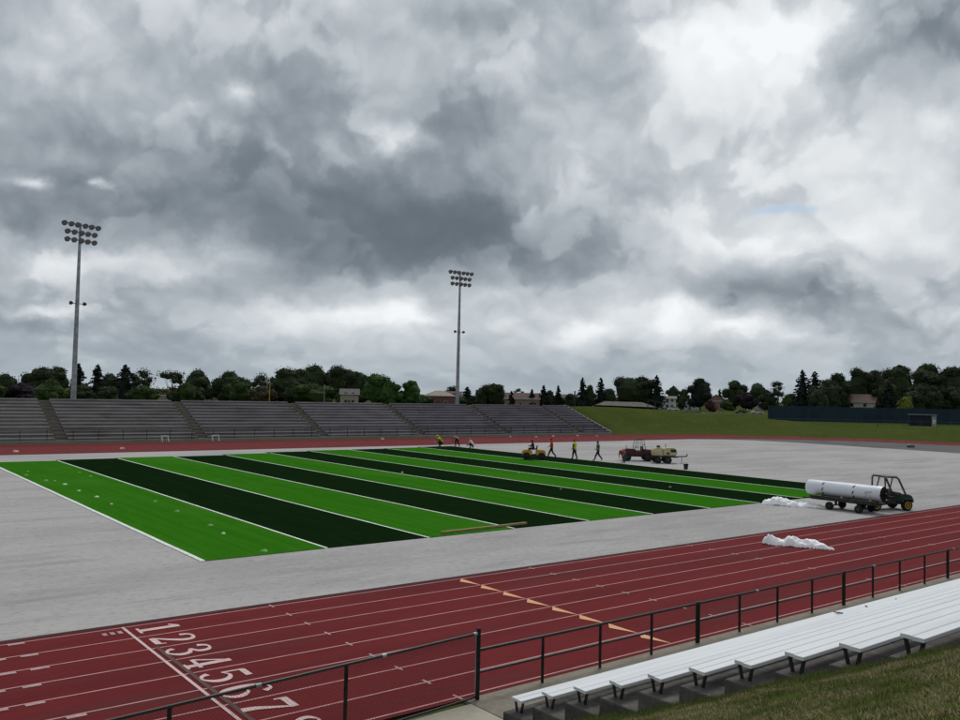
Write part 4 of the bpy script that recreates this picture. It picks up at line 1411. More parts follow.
# pale concrete pad and a bench beside the shed
MB().box(0, 9, -1.2, 1.2, -.3, .12).build('concrete_pad', M_concrete_pale, None, kind='structure', loc=(224.8, 71.5, 0.0), rotz=sa_)

hill = put('hill_fence', None, None, label='thin chain-link fence with bare posts along the grass slope', cat='fence', loc=(0, 0, 0))
HP = [(112, 77), (130, 82), (150, 82), (164, 78), (178, 67), (192, 54), (204, 40)]
pts = []
for (a, b) in zip(HP[:-1], HP[1:]):
    ln = math.hypot(b[0]-a[0], b[1]-a[1])
    for i in range(max(1, int(ln/3.05))):
        t = i/max(1, int(ln/3.05))
        pts.append((a[0]+(b[0]-a[0])*t, a[1]+(b[1]-a[1])*t))
for i, (x, y) in enumerate(pts):
    z = height(x, y)
    MB().tube([(x, y, z-.2), (x, y, z+1.85)], .038 if i % 7 else .085, 6).build('post', M_lampmetal if i % 7 else M_black, hill)
    if i:
        x0, y0 = pts[i-1]
        MB().tube([(x0, y0, height(x0, y0)+1.82), (x, y, z+1.82)], .024, 5).build('top_rail', M_lampmetal, hill)
        MB().tube([(x0, y0, height(x0, y0)+.12), (x, y, z+.12)], .014, 5).build('bottom_wire', M_lampmetal, hill)

zz = height(53, 112.4)
yp = put('yellow_post', None, None, label='yellow goal upright rising behind the far stand', cat='post', loc=(53, 112.4, zz))
MB().tube([(0, 0, -.3), (0, 0, 7.4-zz)], .075, 8).build('upright', mat('yellow_paint', (.50, .30, .02), .5, var=.1), yp, smooth=True)
MB().lathe([(.2, 0), (.2, .08), (.1, .14)], (0, 0, 0), (0, 0, 1), 10).build('foot_plate', M_steel, yp)
zz = height(60.6, 106.5)
wp = put('flag_pole', None, None, label='thin pale pole rising behind the far stand', cat='post', loc=(60.6, 106.5, zz))
MB().tube([(0, 0, -.3), (0, 0, 6.9-zz)], [.07, .045], 8).build('shaft', M_steel, wp, smooth=True)
MB().lathe([(.03, 0), (.07, .05), (.03, .1)], (0, 0, 6.9-zz), (0, 0, 1), 8).build('finial', M_steel, wp)
zz = height(93.5, 77.5)
up = put('utility_post', None, None, label='dark square post at the upper end of the far stand', cat='post', loc=(93.5, 77.5, zz))
MB().box(-.09, .09, -.09, .09, -.3, 2.6).build('shaft', M_black, up, bevel=.02)
MB().box(-.13, .13, -.13, .13, 2.6, 2.66).build('cap', M_black, up)

# ================================================================== WHITE SHEETING
def plastic_heap(x, y, rot, seed, label, lumps, z0=0.022, step=0.028):
    """sheet thrown down in lumps: (along, across, radius along, radius across, height)"""
    xs_ = [l[0]-l[2] for l in lumps]+[l[0]+l[2] for l in lumps]
    ys_ = [l[1]-l[3] for l in lumps]+[l[1]+l[3] for l in lumps]
    xa, xb, ya, yb = min(xs_)-.15, max(xs_)+.15, min(ys_)-.15, max(ys_)+.15
    nu, nv = int((xb-xa)/step), int((yb-ya)/step)
    vs_ = []
    for j in range(nv):
        for i in range(nu):
            u, v = xa+(xb-xa)*i/(nu-1), ya+(yb-ya)*j/(nv-1)
            P_ = Vector((u, v, seed*1.7))
            wu = u+.10*mnoise.noise(P_*2.3)+.02*mnoise.noise(P_*6)
            wv = v+.10*mnoise.noise(P_*2.3+Vector((7, 7, 7)))+.02*mnoise.noise(P_*6+Vector((4, 4, 4)))
            z = 0.0
            for (cx, cy, rx, ry, hh) in lumps:
                q = 1-((wu-cx)/rx)**2-((wv-cy)/ry)**2
                if q > 0:
                    t = hh*q**.5
                    z = max(z, t)+.22*min(z, t)
            if z > 0:
                # sharp pinched folds running in different directions
                f1 = abs(mnoise.noise(Vector((u*3.2+v*1.5, v*6.5, seed))))
                f2 = abs(mnoise.noise(Vector((u*7.5, v*3.0-u*2, seed+5))))
                z = z*(1.05-.60*f1-.35*f2)+.015
            vs_.append((u, v, max(z, .004) if z > 0 else -.03))
    fs = []
    for j in range(nv-1):
        for i in range(nu-1):
            f = (j*nu+i, j*nu+i+1, (j+1)*nu+i+1, (j+1)*nu+i)
            if max(vs_[q][2] for q in f) > 0.0:
                fs.append(f)
    me_ = bpy.data.meshes.new('plastic_sheet')
    me_.from_pydata(vs_, [], fs)
    bm_ = bmesh.new()
    bm_.from_mesh(me_)
    bmesh.ops.delete(bm_, geom=[v for v in bm_.verts if not v.link_faces], context='VERTS')
    for _ in range(3):
        bmesh.ops.smooth_vert(bm_, verts=bm_.verts, factor=.5, use_axis_x=True, use_axis_y=True, use_axis_z=True)
    bm_.to_mesh(me_)
    bm_.free()
    me_.materials.append(M_plastic)
    me_.shade_smooth()
    return put('plastic_sheet', me_, None, label=label, cat='plastic sheet', group='crumpled white plastic sheets', loc=(x, y, z0), rotz=rot)


# along = to the right as seen from the stand
plastic_heap(20.75, -9.25, R(-56), 3, 'crumpled white plastic sheet lying on the red running track',
             [(-1.10, .10, .26, .20, .40), (-.90, .02, .30, .22, .30), (-.62, -.05, .42, .26, .22), (-.20, .0, .36, .30, .38), (.12, -.12, .38, .26, .27), (.50, .0, .42, .30, .30), (.85, -.12, .36, .22, .22), (1.15, -.22, .28, .14, .12)], 0.022)
plastic_heap(32.7, -1.85, R(-60), 9, 'crumpled white plastic sheet on the gravel beside the turf roll trailer',
             [(-1.40, .0, .36, .34, .30), (-1.0, .05, .42, .42, .46), (-.58, .0, .42, .36, .40), (-.20, -.12, .40, .32, .28), (.22, .0, .46, .34, .22), (.62, .06, .46, .28, .25), (1.05, .0, .45, .25, .17), (1.45, -.05, .40, .2, .10)], 0.010)

# ================================================================== TURF ROLL, TRAILER
M_wrap = layered('white_wrap', (0.66, 0.69, 0.74), [((0.58, 0.61, 0.67), 1.2, (3, 0.5, 1), 0.45, 0.65, 0.6), ((0.74, 0.76, 0.79), 4.0, (2, .4, 1), 0.5, 0.7, 0.5)], rough=0.35, spec=0.4, bump=0.25, bscale=6)
roll = put('turf_roll', None, None, label='big white-wrapped turf roll lying on the flat trailer', cat='turf roll', loc=(33.72, -4.2, 1.08))
mb = MB()
n, m_ = 40, 28
vs_, fs = [], []
for i in range(m_+1):
    y = 2.12-4.24*i/m_
    for k in range(n):
        a = 2*math.pi*k/n
        r = .405+.010*mnoise.noise(Vector((math.cos(a)*1.5, math.sin(a)*1.5, y*1.2)))+.006*mnoise.noise(Vector((math.cos(a)*5, math.sin(a)*5, y*5)))
        if i in (0, m_):
            r -= .02
        vs_.append((r*math.cos(a), y, r*math.sin(a)))
for i in range(m_):
    for k in range(n):
        fs.append((i*n+k, i*n+(k+1) % n, (i+1)*n+(k+1) % n, (i+1)*n+k))
mb.add(vs_, fs)
mb.build('wrapping', M_wrap, roll, smooth=True)
for s in (1, -1):
    mb = MB()
    # coiled turf layers on the end
    for q, (ra, rb_) in enumerate(((.385, .33), (.31, .26), (.24, .19), (.17, .12))):
        mb.lathe([(ra, 0), (ra, .05+.01*q), (rb_, .05+.01*q), (rb_, 0)], (0, s*2.09, 0), (0, s, 0), 24)
    mb.build('coiled_turf', mat('turf_backing', (.012, .014, .012), .9, var=.3), roll)
    MB().lathe([(.07, 0), (.07, .22)], (0, s*2.1, 0), (0, s, 0), 14).build('core_tube', M_black, roll, smooth=True)
M_strap = mat('black_strap', (.02, .02, .022), .6)
for y in (1.05, -.7):
    for da in (2.2, 3.0, 3.6):
        mb = MB()
        for k in range(4):
            a0 = da+.10*k
            a1 = da+.10*(k+1)
            mb.bar((.42*math.cos(a0), y+.02*k, .42*math.sin(a0)), (.42*math.cos(a1), y+.02*(k+1), .42*math.sin(a1)), .05, .01, up=(math.cos(a0), 0, math.sin(a0)))
        mb.build('strap_mark', M_strap, roll)
rng = random.Random(31)
mb = MB()
for k in range(16):
    a0 = rng.uniform(2.75, 3.55)
    y = -1.5+rng.uniform(-.16, .16)
    ln = rng.uniform(.05, .13)
    mb.bar((.4215*math.cos(a0), y, .4215*math.sin(a0)), (.4215*math.cos(a0+ln), y+rng.uniform(-.08, .08), .4215*math.sin(a0+ln)), rng.uniform(.02, .05), .005, up=(math.cos(a0), 0, math.sin(a0)))
mb.build('spray_mark', mat('orange_spray', (.66, .40, .35), .7), roll)

tl = put('flat_trailer', None, None, label='low dark four-wheeled flat trailer under the white turf roll', cat='trailer', loc=(33.72, -4.3, 0.008))
M_dark = mat('dark_steel', (.030, .030, .028), .7, var=.25)
MB().box(-.62, .62, -1.9, 1.75, .47, .57).build('deck', M_dark, tl, bevel=.015)
for s in (-1, 1):
    MB().box(s*.62-.045, s*.62+.045, -1.95, 1.8, .50, .68).build('side_rail', M_dark, tl, bevel=.01)
for y in (1.6, .1, -1.5):
    MB().prism([(-.42, .572), (-.36, .572), (-.30, .74), (-.38, .76)], 'y', y-.06, y+.06).build('roll_chock', M_wood, tl)
    MB().prism([(.42, .572), (.36, .572), (.30, .74), (.38, .76)], 'y', y-.06, y+.06).build('roll_chock', M_wood, tl)
for y in (.62, -1.02):
    MB().tube([(-.62, y, .215), (.62, y, .215)], .035, 8).build('axle', M_dark, tl, smooth=True)
    MB().box(-.05, .05, y-.05, y+.05, .215, .48).build('axle_stand', M_dark, tl)
    for s in (-1, 1):
        w = MB().lathe([(.16, -.09), (.215, -.06), (.215, .06), (.16, .09)], (s*.66, y, .215), (1, 0, 0), 18).build('wheel', M_rubber, tl, smooth=True)
        MB().lathe([(.10, 0), (.09, .012)], (s*(.66+.09), y, .215), (s, 0, 0), 12).build('rim', M_dark, w)
MB().bar((0, 1.75, .5), (0, 2.6, .42), .08, .08).build('drawbar', M_dark, tl)

# ================================================================== GREEN UTILITY CART
gt = put('utility_cart', None, None, label='green utility cart with yellow wheels and roll bars behind the turf roll', cat='utility vehicle', loc=(36.05, -5.15, 0.008), rotz=math.atan2(-.465, .885))
M_gr = mat('green_paint', (.012, .055, .028), .4, var=.1, spec=.5, coat=.4)
M_ye = mat('yellow_wheel', (.55, .33, .03), .5, var=.1)
# x forward, y left
MB().prism([(.55, .45), (.55, .82), (.75, .90), (1.25, .86), (1.42, .72), (1.45, .48)], 'y', -.58, .58).build('bonnet', M_gr, gt, bevel=.05, smooth=True)
MB().box(1.44, 1.50, -.5, .5, .42, .62).build('bumper', M_black, gt, bevel=.02)
for s in (-1, 1):
    MB().lathe([(.07, 0), (.06, .03)], (1.40, s*.40, .74), (1, 0, .1), 12).build('headlight', M_chead, gt)
MB().box(-1.3, 1.1, -.55, .55, .34, .44).build('chassis', M_black, gt, bevel=.02)
bed = MB().box(-1.40, -.20, -.64, .64, .68, .74)
bed.box(-1.40, -.20, -.64, -.60, .74, .98).box(-1.40, -.20, .60, .64, .74, .98).box(-1.40, -1.36, -.60, .60, .74, .98).box(-.24, -.20, -.60, .60, .74, 1.02)
bed.build('cargo_box', M_black, gt, bevel=.01)
for s in (-1, 1):
    MB().prism([(-.15, .62), (.38, .62), (.38, .74), (-.02, .76), (-.10, 1.18), (-.20, 1.18)], 'y', s*.30-.24, s*.30+.24).build('seat', M_black, gt, bevel=.03, smooth=True)
MB().prism([(.55, .82), (.62, .98), (.72, .90)], 'y', -.55, .55).build('dashboard', M_black, gt)
MB().lathe([(.16, 0), (.175, .012), (.16, .024)], (.44, .28, 1.0), (-.6, 0, .8), 16).build('steering_wheel', M_black, gt)
mb = MB()
for s in (-1, 1):
    mb.tube([(.95, s*.58, .85), (.52, s*.55, 1.72), (.40, s*.54, 1.80), (-.18, s*.54, 1.83), (-.30, s*.55, 1.76), (-.30, s*.58, .70)], .056, 8)
    mb.tube([(.16, s*.54, 1.81), (.02, s*.56, 1.3), (-.12, s*.57, .74)], .036, 8)
mb.build('roll_bars', mat('roll_bar_grey', (.115, .105, .092), .5), gt, smooth=True)
mb = MB().tube([(.46, -.55, 1.78), (.46, .55, 1.78)], .028, 8).tube([(-.26, -.55, 1.80), (-.26, .55, 1.80)], .028, 8).tube([(-.30, -.57, 1.2), (-.30, .57, 1.2)], .025, 8)
mb.build('cross_bars', MATS['roll_bar_grey'], gt, smooth=True)
MB().box(-.30, .44, -.56, .56, 1.835, 1.87).build('canopy', MATS['roll_bar_grey'], gt, bevel=.015)
for x, r in ((-.90, .31), (.98, .30)):
    for s in (-1, 1):
        w = MB().lathe([(r*.72, -.13), (r*.97, -.10), (r, -.05), (r, .05), (r*.97, .10), (r*.72, .13)], (x, s*.60, r), (0, 1, 0), 22).build('wheel', M_rubber, gt, smooth=True)
        MB().lathe([(r*.66, 0), (r*.60, .015), (r*.25, -.01), (r*.2, .03)], (x, s*(.60+.125), r), (0, s, 0), 18).build('rim', M_ye, w)
        MB().prism([(x-.36, r+.18), (x-.25, r+.36), (x+.25, r+.36), (x+.36, r+.18), (x+.32, r+.18), (x+.22, r+.31), (x-.22, r+.31), (x-.32, r+.18)], 'y', s*.60-.14, s*.60+.14).build('fender', M_gr if x > 0 else M_black, gt)

# ================================================================== FIELD MACHINES
def wheel(root, c, r, wd_, ax=(0, 1, 0), rimm=None):
    w = MB().lathe([(r*.7, -wd_/2), (r, -wd_*.35), (r, wd_*.35), (r*.7, wd_/2)], c, ax, 18).build('wheel', M_rubber, root, smooth=True)
    a = Vector(ax)
    for s in (-1, 1):
        p = Vector(c)+a*(s*wd_*.5)
        MB().lathe([(r*.6, -.005), (r*.5, .015)], p, a*s, 12).build('rim', rimm or M_dark, w)
    return w


HV = math.radians(-141.8)         # straight across the line of sight, front to the left
ACROSS = math.atan2(.786, -.617) + math.pi/2   # heading pointing left in the view
# yellow ride-on roller
M_yel = mat('machine_yellow', (.52, .30, .045), .5, var=.12)
rl = put('ride_on_roller', None, None, label='yellow ride-on roller driven along the edge of the turf', cat='roller', loc=(41.3, 29.6, 0.03), rotz=R(142))
MB().prism([(-1.05, .40), (-1.05, .80), (-.85, .92), (-.22, .92), (-.18, .42)], 'y', -.45, .45).build('rear_hood', M_yel, rl, bevel=.05, smooth=True)
MB().prism([(.20, .42), (.16, .82), (.40, .95), (.92, .88), (1.08, .70), (1.08, .44)], 'y', -.45, .45).build('front_hood', M_yel, rl, bevel=.05, smooth=True)
MB().box(-.22, .22, -.38, .38, .34, .52).build('footwell', M_black, rl)
MB().prism([(-.30, .92), (.05, .92), (.05, 1.0), (-.20, 1.02), (-.28, 1.32), (-.36, 1.32)], 'y', -.25, .25).build('seat', M_black, rl, bevel=.03, smooth=True)
MB().tube([(.36, 0, .9), (.26, 0, 1.16)], .025, 8).build('steering_column', M_black, rl)
MB().lathe([(.17, 0), (.18, .012), (.17, .024)], (.26, 0, 1.16), (-.4, 0, .9), 16).build('steering_wheel', M_black, rl)
for x in (-.68, .68):
    MB().lathe([(.25, -.50), (.34, -.48), (.34, .48), (.25, .50)], (x, 0, .34), (0, 1, 0), 24).build('drum', M_rubber, rl, smooth=True)
MB().box(-1.1, 1.1, -.52, -.46, .30, .44).build('frame_rail', M_black, rl)
MB().box(-1.1, 1.1, .46, .52, .30, .44).build('frame_rail', M_black, rl)

# maroon utility tractor with cage
M_mar = mat('maroon_paint', (.075, .014, .020), .45, var=.12, coat=.3)
mv = put('utility_tractor', None, None, label='maroon utility tractor with open roll cage coupled to the cream machine', cat='tractor', loc=(50.0, 25.0, 0.008), rotz=R(142))
MB().prism([(.20, .55), (.15, 1.10), (.9, 1.15), (1.35, .98), (1.45, .6)], 'y', -.50, .50).build('bonnet', M_mar, mv, bevel=.06, smooth=True)
MB().box(1.44, 1.52, -.42, .42, .55, .80).build('grille', M_black, mv)
MB().box(-1.35, 1.35, -.45, .45, .40, .56).build('chassis', M_black, mv)
MB().prism([(-1.45, .60), (-1.45, 1.05), (-.55, 1.10), (-.50, .60)], 'y', -.66, .66).build('rear_body', M_mar, mv, bevel=.04, smooth=True)
MB().prism([(-.50, .80), (.0, .80), (.0, .90), (-.38, .92), (-.46, 1.35), (-.54, 1.35)], 'y', -.5, .5).build('seat', M_black, mv, bevel=.03, smooth=True)
MB().box(-.5, .2, -.6, .6, .56, .62).build('floor_plate', M_mar, mv)
for s in (-1, 1):
    MB().box(-.56, .24, s*.60-.02, s*.60+.02, .625, .95).build('side_panel', M_mar, mv)
mb = MB()
for s in (-1, 1):
    mb.tube([(.25, s*.55, 1.1), (.12, s*.53, 2.0), (-.55, s*.53, 2.03), (-.72, s*.56, 1.05)], .030, 8)
    mb.tube([(-.22, s*.53, 2.02), (-.25, s*.56, 1.0)], .025, 8)
for x, z in ((.12, 2.0), (-.55, 2.03), (-.68, 1.5)):
    mb.tube([(x, -.55, z), (x, .55, z)], .028, 8)
mb.build('roll_cage', M_black, mv, smooth=True)
MB().tube([(.18, .0, 1.05), (.05, 0, 1.28)], .025, 8).build('steering_column', M_black, mv)
MB().lathe([(.17, 0), (.18, .012), (.17, .024)], (.05, 0, 1.28), (-.5, 0, .85), 16).build('steering_wheel', M_black, mv)
MB().tube([(1.0, .2, 1.1), (1.0, .2, 1.45)], .03, 8).build('exhaust', M_black, mv)
for s in (-1, 1):
    MB().lathe([(.08, 0), (.07, .03)], (1.44, s*.32, .9), (1, 0, 0), 12).build('headlight', M_chead, mv)
    wheel(mv, (-.95, s*.66, .40), .40, .30)
    wheel(mv, (.95, s*.62, .34), .34, .24)

# cream infill machine
M_cream = mat('cream_paint', (.50, .43, .24), .5, var=.10)
cm = put('infill_machine', None, None, label='cream rounded hopper machine on a two-wheel trailer', cat='trailer', loc=(50.35, 21.95, 0.008), rotz=R(-38))
MB().prism([(-1.15, .70), (-1.15, 1.15), (-.95, 1.38), (-.45, 1.42), (-.35, 1.36), (-.35, .70)], 'y', -.55, .55).build('hopper', M_cream, cm, bevel=.08, smooth=True)
MB().prism([(-.33, .72), (-.33, 1.30), (.25, 1.42), (.85, 1.40), (1.0, 1.1), (1.0, .72)], 'y', -.52, .52).build('engine_cover', M_cream, cm, bevel=.08, smooth=True)
MB().box(.40, .88, -.545, -.522, 1.02, 1.28).build('vent_panel', M_black, cm)
MB().box(.05, .30, -.54, -.522, .85, 1.0).build('label_plate', M_black, cm)
MB().tube([(-.6, 0, 1.4), (-.6, 0, 1.58)], .16, 14).build('filler_cap', M_black, cm, smooth=True)
MB().tube([(.1, .2, 1.38), (.1, .2, 1.72)], .03, 8).build('exhaust', M_black, cm)
MB().box(-1.2, 1.1, -.5, .5, .54, .66).build('frame', M_black, cm)
MB().bar((1.05, 0, .60), (2.0, 0, .66), .10, .10).build('drawbar', M_black, cm)
MB().tube([(1.98, 0, .66), (2.02, 0, .86)], .05, 8).build('coupling', M_black, cm)
MB().tube([(1.55, .1, .62), (1.55, .1, .02)], .03, 8).build('jack_leg', M_steel, cm)
MB().box(1.45, 1.65, 0, .2, .0, .03).build('jack_foot', M_steel, cm)
for s in (-1, 1):
    wheel(cm, (.15, s*.66, .32), .32, .22)
    wheel(cm, (-.75, s*.66, .30), .30, .22)

# dark bucket
bk = put('bucket', None, None, label='small dark navy bucket standing alone on the gravel', cat='bucket', loc=(46.8, 16.8, 0.008))
MB().lathe([(.15, 0), (.21, .42), (.225, .42), (.225, .45), (.20, .45), (.19, .40), (.14, .03)], (0, 0, 0), (0, 0, 1), 18).build('pail', mat('navy_plastic', (.012, .016, .03), .45), bk, smooth=True)
MB().tube([(-.22, 0, .42), (-.16, .05, .56), (0, .07, .61), (.16, .05, .56), (.22, 0, .42)], .012, 6).build('handle', M_steel, bk)

# folding barriers in front of the far stand
for i, (x, y) in enumerate([(25.2, 64.85), (19.6, 64.8)]):
    sh = put('sawhorse', None, None, label='small white folding sawhorse by the front wall of the far stand', cat='sawhorse', group='sawhorses by the far stand', loc=(x, y, .0), rotz=.2*i)
    for s in (-1, 1):
        MB().bar((-.45, s*.02, .62), (.45, s*.02, .62), .03, .12).build('rail', M_whitetrim, sh)
        for q in (-.36, .36):
            MB().bar((q, s*.26, .012), (q, -s*.02, .64), .07, .03).build('leg', M_whitetrim, sh)

# loose pale scraps and a dark clod far off on the track
rng = random.Random(77)
for i, (x, y) in enumerate([(70, 61.2), (74.5, 62.4), (79, 62.0), (82, 61.0), (66.5, 62.6), (45.5, 62.4), (12.5, 55), (3.5, 54)]):
    mb = MB()
    n = 8
    r = .20
    a = [(r*rng.uniform(.6, 1.5)*math.cos(6.283*k/n), r*rng.uniform(.4, 1)*math.sin(6.283*k/n), 0) for k in range(n)]
    b = [(p[0]*.7, p[1]*.7, rng.uniform(.06, .18)) for p in a]
    mb.add(a+b+[(0, 0, .14)], [(k, (k+1) % n, n+(k+1) % n, n+k) for k in range(n)]+[(n+k, n+(k+1) % n, 2*n) for k in range(n)])
    mb.build('sheet_scrap', M_paint, None, loc=(x, y, .016), label='small pale crumpled scrap lying on the far red track', cat='scrap', group='scraps on the far track')
mb = MB()
a = [(.8*math.cos(.63*k)*rng.uniform(.7, 1.2), .5*math.sin(.63*k)*rng.uniform(.7, 1.2), 0) for k in range(10)]
b = [(p[0]*.6, p[1]*.6, rng.uniform(.25, .45)) for p in a]
mb.add(a+b+[(0, 0, .45)], [(k, (k+1) % 10, 10+(k+1) % 10, 10+k) for k in range(10)]+[(10+k, 10+(k+1) % 10, 20) for k in range(10)])
mb.build('rubble_pile', M_black, None, loc=(106, 26, .0), label='small black rubble pile on the asphalt at the bend', cat='rubble')

# ================================================================== WORKERS
def smat(name, c):
    return mat(name, c, .85, var=.12, scale=6)


M_hair = smat('dark_hair', (.02, .015, .012))
M_shoe = smat('work_boots', (.02, .016, .014))
POSES = {
    'walk': dict(pel=(0, 0, .93), waist=(0, .01, 1.08), chest=(0, .03, 1.33), neck=(0, .04, 1.50), head=(0, .06, 1.63), top=(0, .06, 1.72),
                 sh=((-.20, .02, 1.42), (.20, .02, 1.42)), el=((-.27, .12, 1.15), (.27, -.14, 1.16)), wr=((-.22, .32, 1.02), (.25, -.14, .92)),
                 hip=((-.10, 0, .90), (.10, 0, .90)), kn=((-.10, .24, .50), (.10, -.10, .50)), an=((-.10, .36, .10), (.10, -.42, .16)), toe=((-.11, .55, .05), (.11, -.27, .05))),
    'stand': dict(pel=(0, 0, .93), waist=(0, 0, 1.08), chest=(0, .02, 1.33), neck=(0, .03, 1.50), head=(0, .05, 1.63), top=(0, .05, 1.72),
                  sh=((-.20, .01, 1.42), (.20, .01, 1.42)), el=((-.30, -.03, 1.16), (.30, .02, 1.16)), wr=((-.24, .12, .98), (.26, .20, 1.02)),
                  hip=((-.10, 0, .90), (.10, 0, .90)), kn=((-.10, .10, .50), (.12, -.04, .49)), an=((-.10, .14, .09), (.13, -.22, .10)), toe=((-.11, .33, .04), (.15, -.04, .04))),
    'sit': dict(pel=(0, 0, .12), waist=(0, .03, .28), chest=(0, .10, .52), neck=(0, .14, .68), head=(0, .18, .81), top=(0, .18, .90),
                sh=((-.20, .10, .60), (.20, .10, .60)), el=((-.28, .20, .36), (.28, .20, .36)), wr=((-.14, .42, .34), (.14, .42, .34)),
                hip=((-.10, .02, .10), (.10, .02, .10)), kn=((-.17, .44, .12), (.17, .44, .12)), an=((-.17, .50, -.30), (.17, .50, -.30)), toe=((-.18, .68, -.34), (.18, .68, -.34))),
    'bend': dict(pel=(0, -.10, .84), waist=(0, .05, .95), chest=(0, .28, 1.02), neck=(0, .44, 1.04), head=(0, .56, 1.02), top=(0, .63, .97),
                 sh=((-.20, .34, 1.02), (.20, .34, 1.02)), el=((-.24, .42, .76), (.24, .40, .76)), wr=((-.14, .52, .54), (.16, .50, .52)),
                 hip=((-.10, -.10, .82), (.10, -.10, .82)), kn=((-.14, .10, .46), (.12, -.04, .45)), an=((-.15, .02, .09), (.14, -.26, .10)), toe=((-.16, .21, .04), (.16, -.08, .04))),
    'squat': dict(pel=(0, -.12, .30), waist=(0, -.04, .44), chest=(0, .12, .66), neck=(0, .22, .80), head=(0, .30, .90), top=(0, .34, .98),
                  sh=((-.20, .16, .73), (.20, .16, .73)), el=((-.26, .34, .52), (.26, .34, .52)), wr=((-.12, .50, .34), (.14, .52, .32)),
                  hip=((-.11, -.10, .28), (.11, -.10, .28)), kn=((-.20, .28, .46), (.20, .22, .42)), an=((-.19, .08, .09), (.19, -.06, .12)), toe=((-.20, .28, .04), (.20, .10, .04))),
}


def hand(mb, w, d, side, mi):
    d = d.normalized()
    up = Vector((0, 0, 1))
    s = d.cross(up)
    s = s.normalized() if s.length > .1 else Vector((1, 0, 0))
    nrm_ = s.cross(d)
    mb.tube([w-d*.02, w+d*.03, w+d*.085], [.028, .036, .034], 7, mi)
    base = w+d*.08
    for k, ln in enumerate((.070, .078, .072, .056)):
        o = s*((k-1.5)*.018)
        a = base+o
        b = a+d*ln*.5-nrm_*.008
        c = b+d*ln*.42-nrm_*.030
        mb.tube([a, b, c], [.0095, .009, .007], 5, mi)
    a = w+d*.03+s*(.03*side)
    mb.tube([a, a+s*(.028*side)+d*.03, a+s*(.03*side)+d*.062-nrm_*.01], [.012, .011, .008], 5, mi)


